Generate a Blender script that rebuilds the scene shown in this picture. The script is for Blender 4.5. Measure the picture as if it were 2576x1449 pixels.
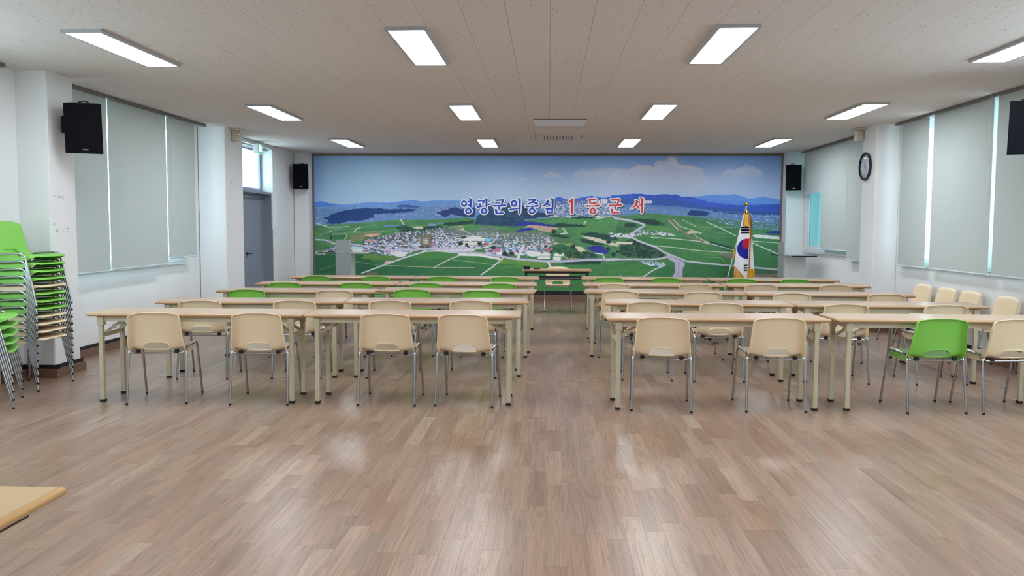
import bpy, bmesh, math, random
import numpy as np
from mathutils import Vector, Matrix
PI = math.pi
random.seed(7)
for o in list(bpy.data.objects): bpy.data.objects.remove(o)
SC = bpy.context.scene
COL = SC.collection

# ------------------------------------------------------------------ camera, world, exposure
F, CYP = 1984.07, 700.14                       # focal length and principal row, in pixels of the 2576x1449 frame
YAW, PIT, ROL = 0.045982, 0.064185, 0.004220
CAM = np.array([0, 0, 1.475])
H = 2.95                                       # ceiling height
def cam_axes():
    f = np.array([-math.sin(YAW)*math.cos(PIT), math.cos(YAW)*math.cos(PIT), -math.sin(PIT)])
    r = np.array([math.cos(YAW), math.sin(YAW), 0]); u = np.cross(r, f)
    c, s = math.cos(ROL), math.sin(ROL)
    return np.array([c*r + s*u, -s*r + c*u, f])
AX = cam_axes()
cd = bpy.data.cameras.new('camera'); cam = bpy.data.objects.new('camera', cd); COL.objects.link(cam)
cd.sensor_fit = 'HORIZONTAL'; cd.sensor_width = 36; cd.lens = F/2576*36
cd.shift_y = -(724.5 - CYP)/2576; cd.clip_start = .05; cd.clip_end = 200
m = Matrix.Identity(4)
for i in range(3):
    m[i][0], m[i][1], m[i][2], m[i][3] = AX[0][i], AX[1][i], -AX[2][i], CAM[i]
cam.matrix_world = m
SC.camera = cam
def _ray(u): return AX.T @ np.array([(u[0]-1288)/F, (CYP-u[1])/F, 1])
def at_z(u, z): d = _ray(u); return CAM + d*(z-CAM[2])/d[2]       # photo pixel -> point on a level plane
def at_y(u, y): d = _ray(u); return CAM + d*y/d[1]
def at_x(u, x): d = _ray(u); return CAM + d*x/d[0]

W = bpy.data.worlds.new('sky'); SC.world = W; W.use_nodes = True
bg = W.node_tree.nodes['Background']; bg.inputs[0].default_value = (.80, .92, 1, 1); bg.inputs[1].default_value = 3.0
SC.view_settings.view_transform = 'Standard'; SC.view_settings.look = 'None'
SC.view_settings.exposure = 0.92; SC.view_settings.gamma = 1; SC.view_settings.use_curve_mapping = False
LAMP_STRENGTH = 15.5

# ------------------------------------------------------------------ materials
def lin(c):
    return tuple(((v/255)/12.92 if v/255 <= .04045 else ((v/255+.055)/1.055)**2.4) for v in c)
MATS = {}
def mat(name, rgb, rough=.5, metal=0, spec=.5, emit=0, coat=0):
    if name in MATS: return MATS[name]
    M = bpy.data.materials.new(name); M.use_nodes = True; b = M.node_tree.nodes['Principled BSDF']
    b.inputs['Base Color'].default_value = (*lin(rgb), 1); b.inputs['Roughness'].default_value = rough
    b.inputs['Metallic'].default_value = metal; b.inputs['Specular IOR Level'].default_value = spec
    b.inputs['Coat Weight'].default_value = coat
    if emit: b.inputs['Emission Color'].default_value = (*lin(rgb), 1); b.inputs['Emission Strength'].default_value = emit
    MATS[name] = M; return M
def nodes(M): return M.node_tree.nodes, M.node_tree.links, M.node_tree.nodes['Principled BSDF']
def noise_mat(name, c1, c2, scale, rough=.5, detail=3, stretch=(1, 1, 1), bump=0, bscale=None, **k):
    M = mat(name, c1, rough, **k); N, L, b = nodes(M)
    g = N.new('ShaderNodeTexCoord'); mp = N.new('ShaderNodeMapping'); mp.inputs['Scale'].default_value = stretch
    L.new(g.outputs['Object'], mp.inputs[0])
    n = N.new('ShaderNodeTexNoise'); n.inputs['Scale'].default_value = scale; n.inputs['Detail'].default_value = detail
    L.new(mp.outputs[0], n.inputs[0])
    r = N.new('ShaderNodeValToRGB'); r.color_ramp.elements[0].position = .3; r.color_ramp.elements[1].position = .7
    r.color_ramp.elements[0].color = (*lin(c1), 1); r.color_ramp.elements[1].color = (*lin(c2), 1)
    L.new(n.outputs[0], r.inputs[0]); L.new(r.outputs[0], b.inputs['Base Color'])
    if bump:
        n2 = N.new('ShaderNodeTexNoise'); n2.inputs['Scale'].default_value = bscale or scale*4
        L.new(mp.outputs[0], n2.inputs[0])
        bp = N.new('ShaderNodeBump'); bp.inputs['Strength'].default_value = bump; bp.inputs['Distance'].default_value = .002
        L.new(n2.outputs[0], bp.inputs['Height']); L.new(bp.outputs[0], b.inputs['Normal'])
    return M

WALL = noise_mat('wall_paint', (230, 231, 233), (235, 236, 238), 1.5, .75, bump=.15, bscale=60)
WHITE = mat('white_plastic', (228, 230, 232), .35)
FRAMEW = mat('white_window_frame', (225, 230, 232), .3)
BEIGE = mat('beige_steel', (192, 182, 156), .42)
BLACKM = mat('black_steel', (22, 23, 27), .4)
RUBBER = mat('black_rubber', (18, 18, 19), .6)
CHROME = mat('chrome', (176, 179, 184), .15, metal=1)
ALU = mat('brushed_aluminium', (150, 152, 155), .38, metal=.8)
GREYM = mat('dark_grey_rail', (112, 112, 108), .5)
LAMPF = mat('grey_lamp_frame', (176, 178, 182), .4)
CREAM = noise_mat('cream_plastic', (232, 210, 176), (237, 216, 184), 3, .42, bump=.12, bscale=260)
GREEN = noise_mat('green_plastic', (128, 198, 80), (135, 205, 88), 3, .42, bump=.12, bscale=260)
DOORG = mat('grey_door_paint', (134, 143, 158), .45)
BRONZE = mat('brown_frame', (122, 108, 96), .45)
GOLD = mat('gold_metal', (215, 170, 70), .22, metal=1)
BASEW = noise_mat('baseboard_wood', (112, 84, 68), (128, 98, 80), 6, .45, stretch=(8, 1, 8))
BLACKS = mat('black_strip', (24, 26, 32), .5)
SPK = noise_mat('speaker_grille', (7, 8, 13), (13, 14, 21), 400, .9, spec=.15)
SPKB = mat('speaker_body', (20, 22, 28), .6, spec=.3)
SILVER = mat('silver_badge', (190, 192, 196), .25, metal=.9)
DARK = mat('dark_gap', (30, 30, 30), .8)
LAM = mat('lamp_diffuser', (255, 255, 255), .5)
N_, L_, b_ = nodes(LAM)
b_.inputs['Emission Color'].default_value = (.89, .95, 1, 1); b_.inputs['Emission Strength'].default_value = LAMP_STRENGTH

def wood_top():
    M = mat('beech_laminate', (206, 182, 160), .3); N, L, b = nodes(M)
    g = N.new('ShaderNodeTexCoord'); mp = N.new('ShaderNodeMapping'); mp.inputs['Scale'].default_value = (1.2, 22, 22)
    L.new(g.outputs['Object'], mp.inputs[0])
    n = N.new('ShaderNodeTexNoise'); n.inputs['Scale'].default_value = 2.2; n.inputs['Detail'].default_value = 5
    L.new(mp.outputs[0], n.inputs[0])
    r = N.new('ShaderNodeValToRGB'); r.color_ramp.elements[0].position = .3; r.color_ramp.elements[1].position = .75
    r.color_ramp.elements[0].color = (*lin((188, 158, 132)), 1); r.color_ramp.elements[1].color = (*lin((200, 172, 146)), 1)
    L.new(n.outputs[0], r.inputs[0]); L.new(r.outputs[0], b.inputs['Base Color']); return M
TOP = wood_top()
EDGE = mat('brown_edge_band', (192, 154, 116), .34)
TOPY = mat('yellow_oak_laminate', (186, 156, 112), .4)

def blind_mat():
    M = mat('blind_fabric', (212, 220, 219), .8, spec=.2); N, L, b = nodes(M)
    t = N.new('ShaderNodeBsdfTranslucent'); t.inputs[0].default_value = (*lin((150, 165, 165)), 1)
    mx = N.new('ShaderNodeMixShader'); mx.inputs[0].default_value = .20
    L.new(b.outputs[0], mx.inputs[1]); L.new(t.outputs[0], mx.inputs[2]); L.new(mx.outputs[0], N['Material Output'].inputs[0])
    n = N.new('ShaderNodeTexNoise'); n.inputs['Scale'].default_value = 500
    bp = N.new('ShaderNodeBump'); bp.inputs['Strength'].default_value = .2; bp.inputs['Distance'].default_value = .001
    L.new(n.outputs[0], bp.inputs['Height']); L.new(bp.outputs[0], b.inputs['Normal']); return M
BLIND = blind_mat()
def glass_mat(name, tint):
    M = bpy.data.materials.new(name); M.use_nodes = True; N = M.node_tree.nodes; L = M.node_tree.links
    N.remove(N['Principled BSDF'])
    t = N.new('ShaderNodeBsdfTransparent'); t.inputs[0].default_value = (*tint, 1)
    g = N.new('ShaderNodeBsdfGlossy'); g.inputs['Roughness'].default_value = .02
    fr = N.new('ShaderNodeFresnel'); fr.inputs[0].default_value = 1.45
    ge = N.new('ShaderNodeNewGeometry'); iv = N.new('ShaderNodeMath'); iv.operation = 'SUBTRACT'; iv.inputs[0].default_value = 1
    L.new(ge.outputs['Backfacing'], iv.inputs[1]); ml = N.new('ShaderNodeMath'); ml.operation = 'MULTIPLY'
    L.new(fr.outputs[0], ml.inputs[0]); L.new(iv.outputs[0], ml.inputs[1])
    mx = N.new('ShaderNodeMixShader'); L.new(ml.outputs[0], mx.inputs[0]); L.new(t.outputs[0], mx.inputs[1]); L.new(g.outputs[0], mx.inputs[2])
    L.new(mx.outputs[0], N['Material Output'].inputs[0]); return M
GLASS = glass_mat('window_glass', (.88, .97, .97))
GLASSB = glass_mat('blue_film_glass', (.26, .43, .43))
ACRYL = glass_mat('smoked_acrylic', (.5, .55, .55))

def floor_mat():
    M = mat('laminate_floor', (170, 145, 125), .3); N, L, b = nodes(M)
    at = N.new('ShaderNodeAttribute'); at.attribute_name = 'rnd'
    geo = N.new('ShaderNodeNewGeometry')
    mul = N.new('ShaderNodeMath'); mul.operation = 'MULTIPLY'; mul.inputs[1].default_value = 57
    L.new(at.outputs['Fac'], mul.inputs[0])
    cb = N.new('ShaderNodeCombineXYZ'); L.new(mul.outputs[0], cb.inputs[2]); L.new(mul.outputs[0], cb.inputs[1])
    mp = N.new('ShaderNodeMapping'); mp.inputs['Scale'].default_value = (13, .62, 1)
    L.new(geo.outputs['Position'], mp.inputs[0])
    ad = N.new('ShaderNodeVectorMath'); ad.operation = 'ADD'; L.new(mp.outputs[0], ad.inputs[0]); L.new(cb.outputs[0], ad.inputs[1])
    # cathedral grain
    wv = N.new('ShaderNodeTexNoise'); wv.inputs['Scale'].default_value = 1.1; wv.inputs['Detail'].default_value = 1.5
    L.new(ad.outputs[0], wv.inputs[0])
    ml = N.new('ShaderNodeMath'); ml.operation = 'MULTIPLY'; ml.inputs[1].default_value = 11; L.new(wv.outputs[0], ml.inputs[0])
    fr = N.new('ShaderNodeMath'); fr.operation = 'FRACT'; L.new(ml.outputs[0], fr.inputs[0])
    r1 = N.new('ShaderNodeValToRGB'); e = r1.color_ramp.elements
    e[0].position = 0; e[0].color = (.60, .60, .60, 1); e[1].position = .25; e[1].color = (1, 1, 1, 1)
    x = r1.color_ramp.elements.new(.85); x.color = (.96, .96, .96, 1)
    x = r1.color_ramp.elements.new(1); x.color = (.66, .66, .66, 1)
    L.new(fr.outputs[0], r1.inputs[0])
    # fine fibres
    mp2 = N.new('ShaderNodeMapping'); mp2.inputs['Scale'].default_value = (9, 1, 1); L.new(ad.outputs[0], mp2.inputs[0])
    n2 = N.new('ShaderNodeTexNoise'); n2.inputs['Scale'].default_value = 3; n2.inputs['Detail'].default_value = 4; L.new(mp2.outputs[0], n2.inputs[0])
    # broad mottling
    n3 = N.new('ShaderNodeTexNoise'); n3.inputs['Scale'].default_value = .8; n3.inputs['Detail'].default_value = 2; L.new(ad.outputs[0], n3.inputs[0])
    pl = N.new('ShaderNodeValToRGB'); e = pl.color_ramp.elements
    e[0].position = 0; e[0].color = (*lin((150, 118, 99)), 1); e[1].position = 1; e[1].color = (*lin((174, 146, 125)), 1)
    for p_, c_ in ((.25, (158, 127, 107)), (.5, (160, 131, 112)), (.7, (164, 136, 117)), (.88, (159, 124, 103)), (.94, (168, 140, 120))):
        x = pl.color_ramp.elements.new(p_); x.color = (*lin(c_), 1)
    L.new(at.outputs['Fac'], pl.inputs[0])
    m1 = N.new('ShaderNodeMixRGB'); m1.blend_type = 'MULTIPLY'; m1.inputs[0].default_value = .75
    L.new(pl.outputs[0], m1.inputs[1]); L.new(r1.outputs[0], m1.inputs[2])
    r2 = N.new('ShaderNodeMapRange'); r2.inputs[1].default_value = .3; r2.inputs[2].default_value = .7; r2.inputs[3].default_value = .74; r2.inputs[4].default_value = 1.08
    L.new(n2.outputs[0], r2.inputs[0])
    r3 = N.new('ShaderNodeMapRange'); r3.inputs[1].default_value = .3; r3.inputs[2].default_value = .7; r3.inputs[3].default_value = .80; r3.inputs[4].default_value = 1.14
    L.new(n3.outputs[0], r3.inputs[0])
    mm = N.new('ShaderNodeMath'); mm.operation = 'MULTIPLY'; L.new(r2.outputs[0], mm.inputs[0]); L.new(r3.outputs[0], mm.inputs[1])
    m2 = N.new('ShaderNodeVectorMath'); m2.operation = 'SCALE'; L.new(m1.outputs[0], m2.inputs[0]); L.new(mm.outputs[0], m2.inputs['Scale'])
    L.new(m2.outputs[0], b.inputs['Base Color'])
    b.inputs['Roughness'].default_value = .31; b.inputs['Specular IOR Level'].default_value = .6
    bp = N.new('ShaderNodeBump'); bp.inputs['Strength'].default_value = .12; bp.inputs['Distance'].default_value = .001
    L.new(n2.outputs[0], bp.inputs['Height']); L.new(bp.outputs[0], b.inputs['Normal'])
    return M
FLOORM = floor_mat()

def ceil_mat():
    M = mat('fissured_ceiling_tile', (196, 188, 178), .85, spec=.15); N, L, b = nodes(M)
    geo = N.new('ShaderNodeNewGeometry')
    mp = N.new('ShaderNodeMapping'); mp.inputs['Scale'].default_value = (1, 1, 1); L.new(geo.outputs['Position'], mp.inputs[0])
    warp = N.new('ShaderNodeTexNoise'); warp.inputs['Scale'].default_value = 60; L.new(mp.outputs[0], warp.inputs[0])
    va = N.new('ShaderNodeVectorMath'); va.operation = 'MULTIPLY_ADD'; va.inputs[1].default_value = (.02, .02, .02)
    L.new(warp.outputs['Color'], va.inputs[0]); L.new(mp.outputs[0], va.inputs[2])
    v = N.new('ShaderNodeTexVoronoi'); v.inputs['Scale'].default_value = 34; L.new(va.outputs[0], v.inputs[0])
    sep = N.new('ShaderNodeSeparateColor'); L.new(v.outputs['Color'], sep.inputs[0])
    gt = N.new('ShaderNodeMath'); gt.operation = 'GREATER_THAN'; gt.inputs[1].default_value = .76; L.new(sep.outputs[0], gt.inputs[0])
    lt = N.new('ShaderNodeMath'); lt.operation = 'LESS_THAN'; lt.inputs[1].default_value = .19; L.new(v.outputs['Distance'], lt.inputs[0])
    pit = N.new('ShaderNodeMath'); pit.operation = 'MULTIPLY'; L.new(gt.outputs[0], pit.inputs[0]); L.new(lt.outputs[0], pit.inputs[1])
    n = N.new('ShaderNodeTexNoise'); n.inputs['Scale'].default_value = 140; n.inputs['Detail'].default_value = 2; L.new(mp.outputs[0], n.inputs[0])
    rr = N.new('ShaderNodeValToRGB'); rr.color_ramp.elements[0].position = .3; rr.color_ramp.elements[1].position = .6
    rr.color_ramp.elements[0].color = (*lin((208, 200, 198)), 1); rr.color_ramp.elements[1].color = (*lin((222, 215, 213)), 1)
    L.new(n.outputs[0], rr.inputs[0])
    mx = N.new('ShaderNodeMixRGB'); mx.inputs[2].default_value = (*lin((140, 130, 122)), 1)
    L.new(pit.outputs[0], mx.inputs[0]); L.new(rr.outputs[0], mx.inputs[1]); L.new(mx.outputs[0], b.inputs['Base Color'])
    return M
CEILM = ceil_mat()

def attr_mat(name, rough=.45, spec=.4):
    M = mat(name, (128, 128, 128), rough, spec=spec); N, L, b = nodes(M)
    a = N.new('ShaderNodeAttribute'); a.attribute_name = 'print'; L.new(a.outputs['Color'], b.inputs['Base Color']); return M

# ------------------------------------------------------------------ object helpers
def link(o, parent=None):
    COL.objects.link(o)
    if parent is not None: o.parent = parent
    return o
def obj(name, bm, m, parent=None, smooth=False, loc=None):
    me = bpy.data.meshes.new(name)
    if isinstance(bm, bmesh.types.BMesh):
        bmesh.ops.recalc_face_normals(bm, faces=bm.faces); bm.to_mesh(me); bm.free()
    else: me = bm
    if m is not None:
        me.materials.clear()
        for q in (m if isinstance(m, (list, tuple)) else [m]): me.materials.append(q)
    if smooth: me.shade_smooth() if smooth is True else me.set_sharp_from_angle(angle=smooth) if False else me.shade_smooth()
    o = bpy.data.objects.new(name, me)
    if smooth and smooth is not True: me.set_sharp_from_angle(angle=smooth)
    if loc is not None: o.location = loc
    return link(o, parent)
def thing(name, label, cat, loc=(0, 0, 0), rz=0, group=None):
    o = bpy.data.objects.new(name, None); link(o); o.location = loc; o.rotation_euler = (0, 0, rz)
    o.empty_display_size = .1; return tag(o, label, cat, group)
def tag(o, label, cat, group=None):
    o['label'] = label; o['category'] = cat
    if group: o['group'] = group
    return o
def struct(name, bm, m, parent=None, smooth=False):
    o = obj(name, bm, m, parent, smooth)
    if parent is None: o['kind'] = 'structure'
    return o
def dup(root, loc, rz, label, group=None, swap=None):
    r = root.copy(); COL.objects.link(r); r.location = loc; r.rotation_euler = (0, 0, rz); r['label'] = label
    if group: r['group'] = group
    def rec(src, dst):
        for ch in list(src.children):
            c = ch.copy(); COL.objects.link(c); c.parent = dst; rec(ch, c)
    rec(root, r); return r
BM = bmesh.new
def box(bm, a, b, bev=0):
    a, b = Vector(a), Vector(b); c = (a+b)/2; s = b-a
    r = bmesh.ops.create_cube(bm, size=1, matrix=Matrix.Translation(c) @ Matrix.Diagonal((abs(s.x), abs(s.y), abs(s.z), 1)))
    if bev:
        es = list({e for v in r['verts'] for e in v.link_edges})
        bmesh.ops.bevel(bm, geom=es, offset=bev, segments=2, affect='EDGES', profile=.6)
    return bm
def rbox(bm, c, s, R=None, bev=0):
    R = R or Matrix.Identity(3)
    r = bmesh.ops.create_cube(bm, size=1, matrix=Matrix.Translation(Vector(c)) @ R.to_4x4() @ Matrix.Diagonal((*s, 1)))
    if bev:
        es = list({e for v in r['verts'] for e in v.link_edges})
        bmesh.ops.bevel(bm, geom=es, offset=bev, segments=2, affect='EDGES')
    return bm
def bar(bm, p, q, w, h=None, n=4, r2=None):
    """prism or cylinder from p to q"""
    p, q = Vector(p), Vector(q); d = q-p; L = d.length
    R = d.to_track_quat('Z', 'Y').to_matrix()
    if n == 4:
        return rbox(bm, (p+q)/2, (w, h or w, L), R)
    bmesh.ops.create_cone(bm, cap_ends=True, segments=n, radius1=w, radius2=w if r2 is None else r2, depth=L,
                          matrix=Matrix.Translation((p+q)/2) @ R.to_4x4())
    return bm
def tube(bm, pts, r, n=8, closed=False):
    pts = [Vector(p) for p in pts]; rings = []; prev = None; K = len(pts)
    for i, p in enumerate(pts):
        a = pts[(i-1) % K] if (closed or i) else p; b = pts[(i+1) % K] if (closed or i < K-1) else p
        t = (b-a).normalized()
        if prev is None:
            u = t.orthogonal().normalized()
        else:
            u = (prev - t*prev.dot(t)).normalized()
        prev = u; v = t.cross(u)
        rings.append([bm.verts.new(p + (u*math.cos(k*2*PI/n) + v*math.sin(k*2*PI/n))*r) for k in range(n)])
    R = range(K if closed else K-1)
    for i in R:
        A, B = rings[i], rings[(i+1) % K]
        for k in range(n): bm.faces.new((A[k], A[(k+1) % n], B[(k+1) % n], B[k]))
    if not closed: bm.faces.new(rings[0][::-1]); bm.faces.new(rings[-1])
    return bm
def fillet(pts, r, n=4):
    """round the inner corners of a polyline"""
    pts = [Vector(p) for p in pts]; out = [pts[0]]
    for i in range(1, len(pts)-1):
        a, p, b = pts[i-1], pts[i], pts[i+1]
        d1 = (a-p).normalized(); d2 = (b-p).normalized(); rr = min(r, (a-p).length*.45, (b-p).length*.45)
        s, e = p+d1*rr, p+d2*rr
        for k in range(n+1):
            t = k/n; out.append(s*(1-t)**2 + p*2*t*(1-t) + e*t*t)
    out.append(pts[-1]); return out
def lathe(bm, prof, c=(0, 0, 0), n=20, axis='Z', caps=True):
    c = Vector(c); rings = []
    for r, z in prof:
        ring = []
        for k in range(n):
            a = 2*PI*k/n; x, y = r*math.cos(a), r*math.sin(a)
            v = (x, y, z) if axis == 'Z' else ((z, x, y) if axis == 'X' else (x, z, y))
            ring.append(bm.verts.new(c+Vector(v)))
        rings.append(ring)
    for A, B in zip(rings, rings[1:]):
        for k in range(n): bm.faces.new((A[k], A[(k+1) % n], B[(k+1) % n], B[k]))
    if caps: bm.faces.new(rings[0]); bm.faces.new(rings[-1])
    return bm
def prism(bm, poly, z0, z1, fn=None):
    """extrude a 2-D outline (any simple polygon) between z0 and z1; fn maps (x, y, z) -> point"""
    fn = fn or (lambda x, y, z: (x, y, z))
    A = [bm.verts.new(fn(x, y, z0)) for x, y in poly]; B = [bm.verts.new(fn(x, y, z1)) for x, y in poly]
    n = len(poly)
    for k in range(n): bm.faces.new((A[k], A[(k+1) % n], B[(k+1) % n], B[k]))
    f1 = bm.faces.new(A[::-1]); f2 = bm.faces.new(B)
    bmesh.ops.triangulate(bm, faces=[f1, f2], ngon_method='EAR_CLIP'); return bm
def bake(bm, mods, name='m'):
    """apply modifiers and return a plain mesh"""
    me = bpy.data.meshes.new(name); bm.to_mesh(me); bm.free()
    o = bpy.data.objects.new(name, me); COL.objects.link(o)
    for t, kw in mods:
        md = o.modifiers.new(t, t)
        for k, v in kw.items(): setattr(md, k, v)
    dg = bpy.context.evaluated_depsgraph_get(); dg.update()
    out = bpy.data.meshes.new_from_object(o.evaluated_get(dg)); bpy.data.objects.remove(o); out.name = name
    return out
def fastmesh(name, V, Fq):
    me = bpy.data.meshes.new(name); V = np.asarray(V, 'f'); Fq = np.asarray(Fq, 'i')
    me.vertices.add(len(V)); me.vertices.foreach_set('co', V.ravel())
    me.loops.add(Fq.size); me.loops.foreach_set('vertex_index', Fq.ravel())
    me.polygons.add(len(Fq)); me.polygons.foreach_set('loop_start', np.arange(0, Fq.size, 4, dtype='i'))
    me.update(calc_edges=True); return me

# ------------------------------------------------------------------ the room shell
def boxes(lst):
    bm = BM()
    for a in lst: box(bm, a[:3], a[3:])
    return bm
Y0, YB = -3.2, 15.95
T = H
struct('floor', boxes([(-5.6, Y0-.1, -.12, 5.4, YB+.3, -.0006)]), mat('subfloor', (60, 45, 36), .8))
struct('ceiling', boxes([(-5.6, Y0-.1, T+.012, 5.4, YB+.3, T+.12)]), mat('ceiling_void', (120, 112, 104), .9))
struct('wall_back', boxes([(-5.6, YB, 0, 5.4, YB+.2, T+.012)]), WALL)
struct('wall_front', boxes([(-5.6, Y0-.2, 0, 5.4, Y0, T+.012)]), WALL)
struct('wall_left', boxes([
    (-5.5, Y0, 0, -5.10, 3.4, T), (-5.5, 3.4, 0, -5.22, 6.2, .97), (-5.5, 3.4, 2.9, -5.22, 6.2, T),
    (-5.5, 6.2, 0, -5.22, 7.75, T), (-5.22, 7.06, 0, -5.10, 7.42, T),
    (-5.5, 7.75, 0, -5.22, 11.12, .97), (-5.5, 7.75, 2.9, -5.22, 11.12, T), (-5.5, 11.12, 0, -5.22, 11.7, T),
    (-5.5, 11.7, 0, -5.10, 12.95, T), (-5.5, 12.95, 0, -5.30, 13.42, 2.04), (-5.5, 12.95, 2.90, -5.10, 14.42, T),
    (-5.5, 14.42, 0, -5.10, YB, T)]), WALL)
struct('wall_right', boxes([
    (4.95, Y0, 0, 5.2, 3.4, T), (4.95, 3.4, 0, 5.2, 6.9, .99), (4.95, 3.4, 2.9, 5.2, 6.9, T), (4.95, 6.9, 0, 5.2, 7.55, T),
    (4.95, 7.55, 0, 5.2, 11.18, .99), (4.95, 7.55, 2.9, 5.2, 11.18, T),
    (4.95, 11.18, 0, 5.2, 12.05, T), (4.95, 12.05, 0, 5.2, 15.50, 1.05), (4.95, 12.05, 2.9, 5.2, 15.50, T),
    (4.95, 15.50, 0, 5.2, YB, T)]), WALL)
def pillar(a, b, bev=.007):
    bm = box(BM(), a, b)
    es = [e for e in bm.edges if abs((e.verts[0].co-e.verts[1].co).z) > 1]
    bmesh.ops.bevel(bm, geom=es, offset=bev, segments=3, affect='EDGES')
    return struct('pillar', bm, WALL)
P1 = pillar((-5.21, 7.40, 0), (-4.79, 7.82, T)); pillar((-5.21, 11.58, 0), (-4.80, 12.25, T)); pillar((-5.09, 15.62, 0), (-4.79, YB-.002, T))
pillar((4.62, 11.47, 0), (4.949, 11.95, T)); pillar((4.605, 15.60, 0), (4.949, YB-.002, T)); pillar((4.62, 6.95, 0), (4.949, 7.47, T))
pillar((-5.09, 2.9, 0), (-4.79, 3.4, T)); pillar((4.62, 2.9, 0), (4.949, 3.4, T))
# residue of old tape and screw holes on the first pillar and the second
for k, (u, w, h) in enumerate((((152, 496), .030, .026), ((156, 499), .016, .018), ((137, 493), .012, .016), ((188, 496), .010, .014),
                               ((155, 578), .055, .034), ((169, 582), .030, .012), ((136, 563), .014, .018), ((190, 566), .010, .008))):
    p = at_x(u, -4.7885); random.seed(k)
    bm = BM()
    for j in range(5):
        y = p[1]+random.uniform(-w, w)*2.2; z = p[2]+random.uniform(-h, h)*.5; s = random.uniform(.25, .5)
        prism(bm, [(y-w*s, z), (y-w*s*.2, z+h*s*.8), (y+w*s, z+h*s*.3), (y+w*s*.3, z-h*s*.6)], 0, .0012, lambda a, b_, c: (-4.789+c+j*.0002, a, b_))
    obj('tape_residue', bm, mat('old_tape', (186, 192, 198), .7), P1)

P2_ = [o for o in bpy.data.objects if o.name.startswith('pillar')][1]
for k, u in enumerate(((582, 459), (575, 532), (574, 570), (599, 570), (604, 580))):
    p = at_x(u, -4.7985)
    obj('screw_mark', prism(BM(), [(p[1]-.012, p[2]-.018), (p[1]+.014, p[2]-.006), (p[1]+.008, p[2]+.018), (p[1]-.008, p[2]+.012)], 0, .001, lambda a, b_, c: (-4.799+c, a, b_)), mat('old_tape', (186, 192, 198), .7), P2_)
# baseboards: wooden step with a black strip above it
def baseboard(name, segs, zt=.085, zb=.122, d=.045, db=.014):
    bm, b2 = BM(), BM()
    for x0, y0, x1, y1, nx, ny in segs:
        for q, dd, za, zz in ((bm, d, 0, zt), (b2, db, zt, zb)):
            a = Vector((min(x0, x1, x0+nx*dd, x1+nx*dd), min(y0, y1, y0+ny*dd, y1+ny*dd), za))
            b = Vector((max(x0, x1, x0+nx*dd, x1+nx*dd), max(y0, y1, y0+ny*dd, y1+ny*dd), zz)); box(q, a, b)
    o = struct(name, bm, BASEW); obj('black_strip', b2, BLACKS, o); return o
baseboard('baseboard_left', [(-5.10, Y0, -5.10, 2.9, 1, 0), (-4.79, 2.86, -4.79, 3.44, 1, 0), (-5.09, 2.9, -4.79, 2.9, 0, -1), (-5.22, 3.4, -5.22, 7.06, 1, 0),
    (-5.10, 7.06, -5.10, 7.4, 1, 0), (-5.10, 7.4, -4.745, 7.4, 0, -1), (-4.79, 7.4, -4.79, 7.84, 1, 0),
    (-5.22, 7.82, -5.22, 11.58, 1, 0), (-5.22, 11.58, -4.755, 11.58, 0, -1), (-4.80, 11.58, -4.80, 12.27, 1, 0), (-5.10, 12.25, -5.10, 12.95, 1, 0),
    (-5.10, 14.46, -5.10, 15.62, 1, 0), (-5.10, 15.62, -4.745, 15.62, 0, -1), (-4.79, 15.62, -4.79, YB, 1, 0)])
baseboard('baseboard_right', [(4.95, Y0, 4.95, 2.9, -1, 0), (4.95, 3.4, 4.95, 6.95, -1, 0), (4.62, 6.91, 4.62, 7.5, -1, 0), (4.95, 7.47, 4.95, 11.47, -1, 0),
    (4.575, 11.47, 4.95, 11.47, 0, -1), (4.62, 11.45, 4.62, 11.97, -1, 0), (4.95, 11.95, 4.95, 15.60, -1, 0), (4.56, 15.60, 4.95, 15.60, 0, -1)])
baseboard('baseboard_back', [(-4.745, YB, 4.6, YB, 0, -1)], .125, .195, .10, .055)

# floor planks: 300 that show largest are single parts, the rest one mesh
FLO = bpy.data.objects['floor']; CEI = bpy.data.objects['ceiling']
def inview(P):
    q = AX @ (np.array(P)-CAM)
    if q[2] < .4: return None
    return (1288+F*q[0]/q[2], CYP-F*q[1]/q[2])
def area_px(x0, y0, x1, y1, z):
    cx, cy = (x0+x1)/2, (y0+y1)/2
    c = inview((cx, cy, z))
    a, b = inview((x0, y0, z)), inview((x1, y1, z))
    if c is None or a is None or b is None: return 0
    cl = lambda v, m_: min(max(v, 0), m_)
    if not (-150 < c[0] < 2720 and -100 < c[1] < 1560): return 0
    pts = [inview(p) for p in ((x0, y0, z), (x1, y0, z), (x1, y1, z), (x0, y1, z))]
    s = 0
    for i in range(4):
        p, q = pts[i], pts[(i+1) % 4]
        s += cl(p[0], 2576)*cl(q[1], 1449) - cl(q[0], 2576)*cl(p[1], 1449)
    return abs(s)/2
def slab_faces(bm, lay, x0, y0, x1, y1, zt, zb, rnd, bev, up):
    """a shallow plank or tile: face plate with sloped rim"""
    s = 1 if up else -1
    V = [bm.verts.new(p) for p in ((x0, y0, zb), (x1, y0, zb), (x1, y1, zb), (x0, y1, zb),
                                   (x0+bev, y0+bev, zt), (x1-bev, y0+bev, zt), (x1-bev, y1-bev, zt), (x0+bev, y1-bev, zt))]
    for f in ((4, 5, 6, 7), (0, 1, 5, 4), (1, 2, 6, 5), (2, 3, 7, 6), (3, 0, 4, 7)):
        fc = bm.faces.new([V[i] for i in (f if up else f[::-1])])
        fc[lay] = rnd
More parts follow.
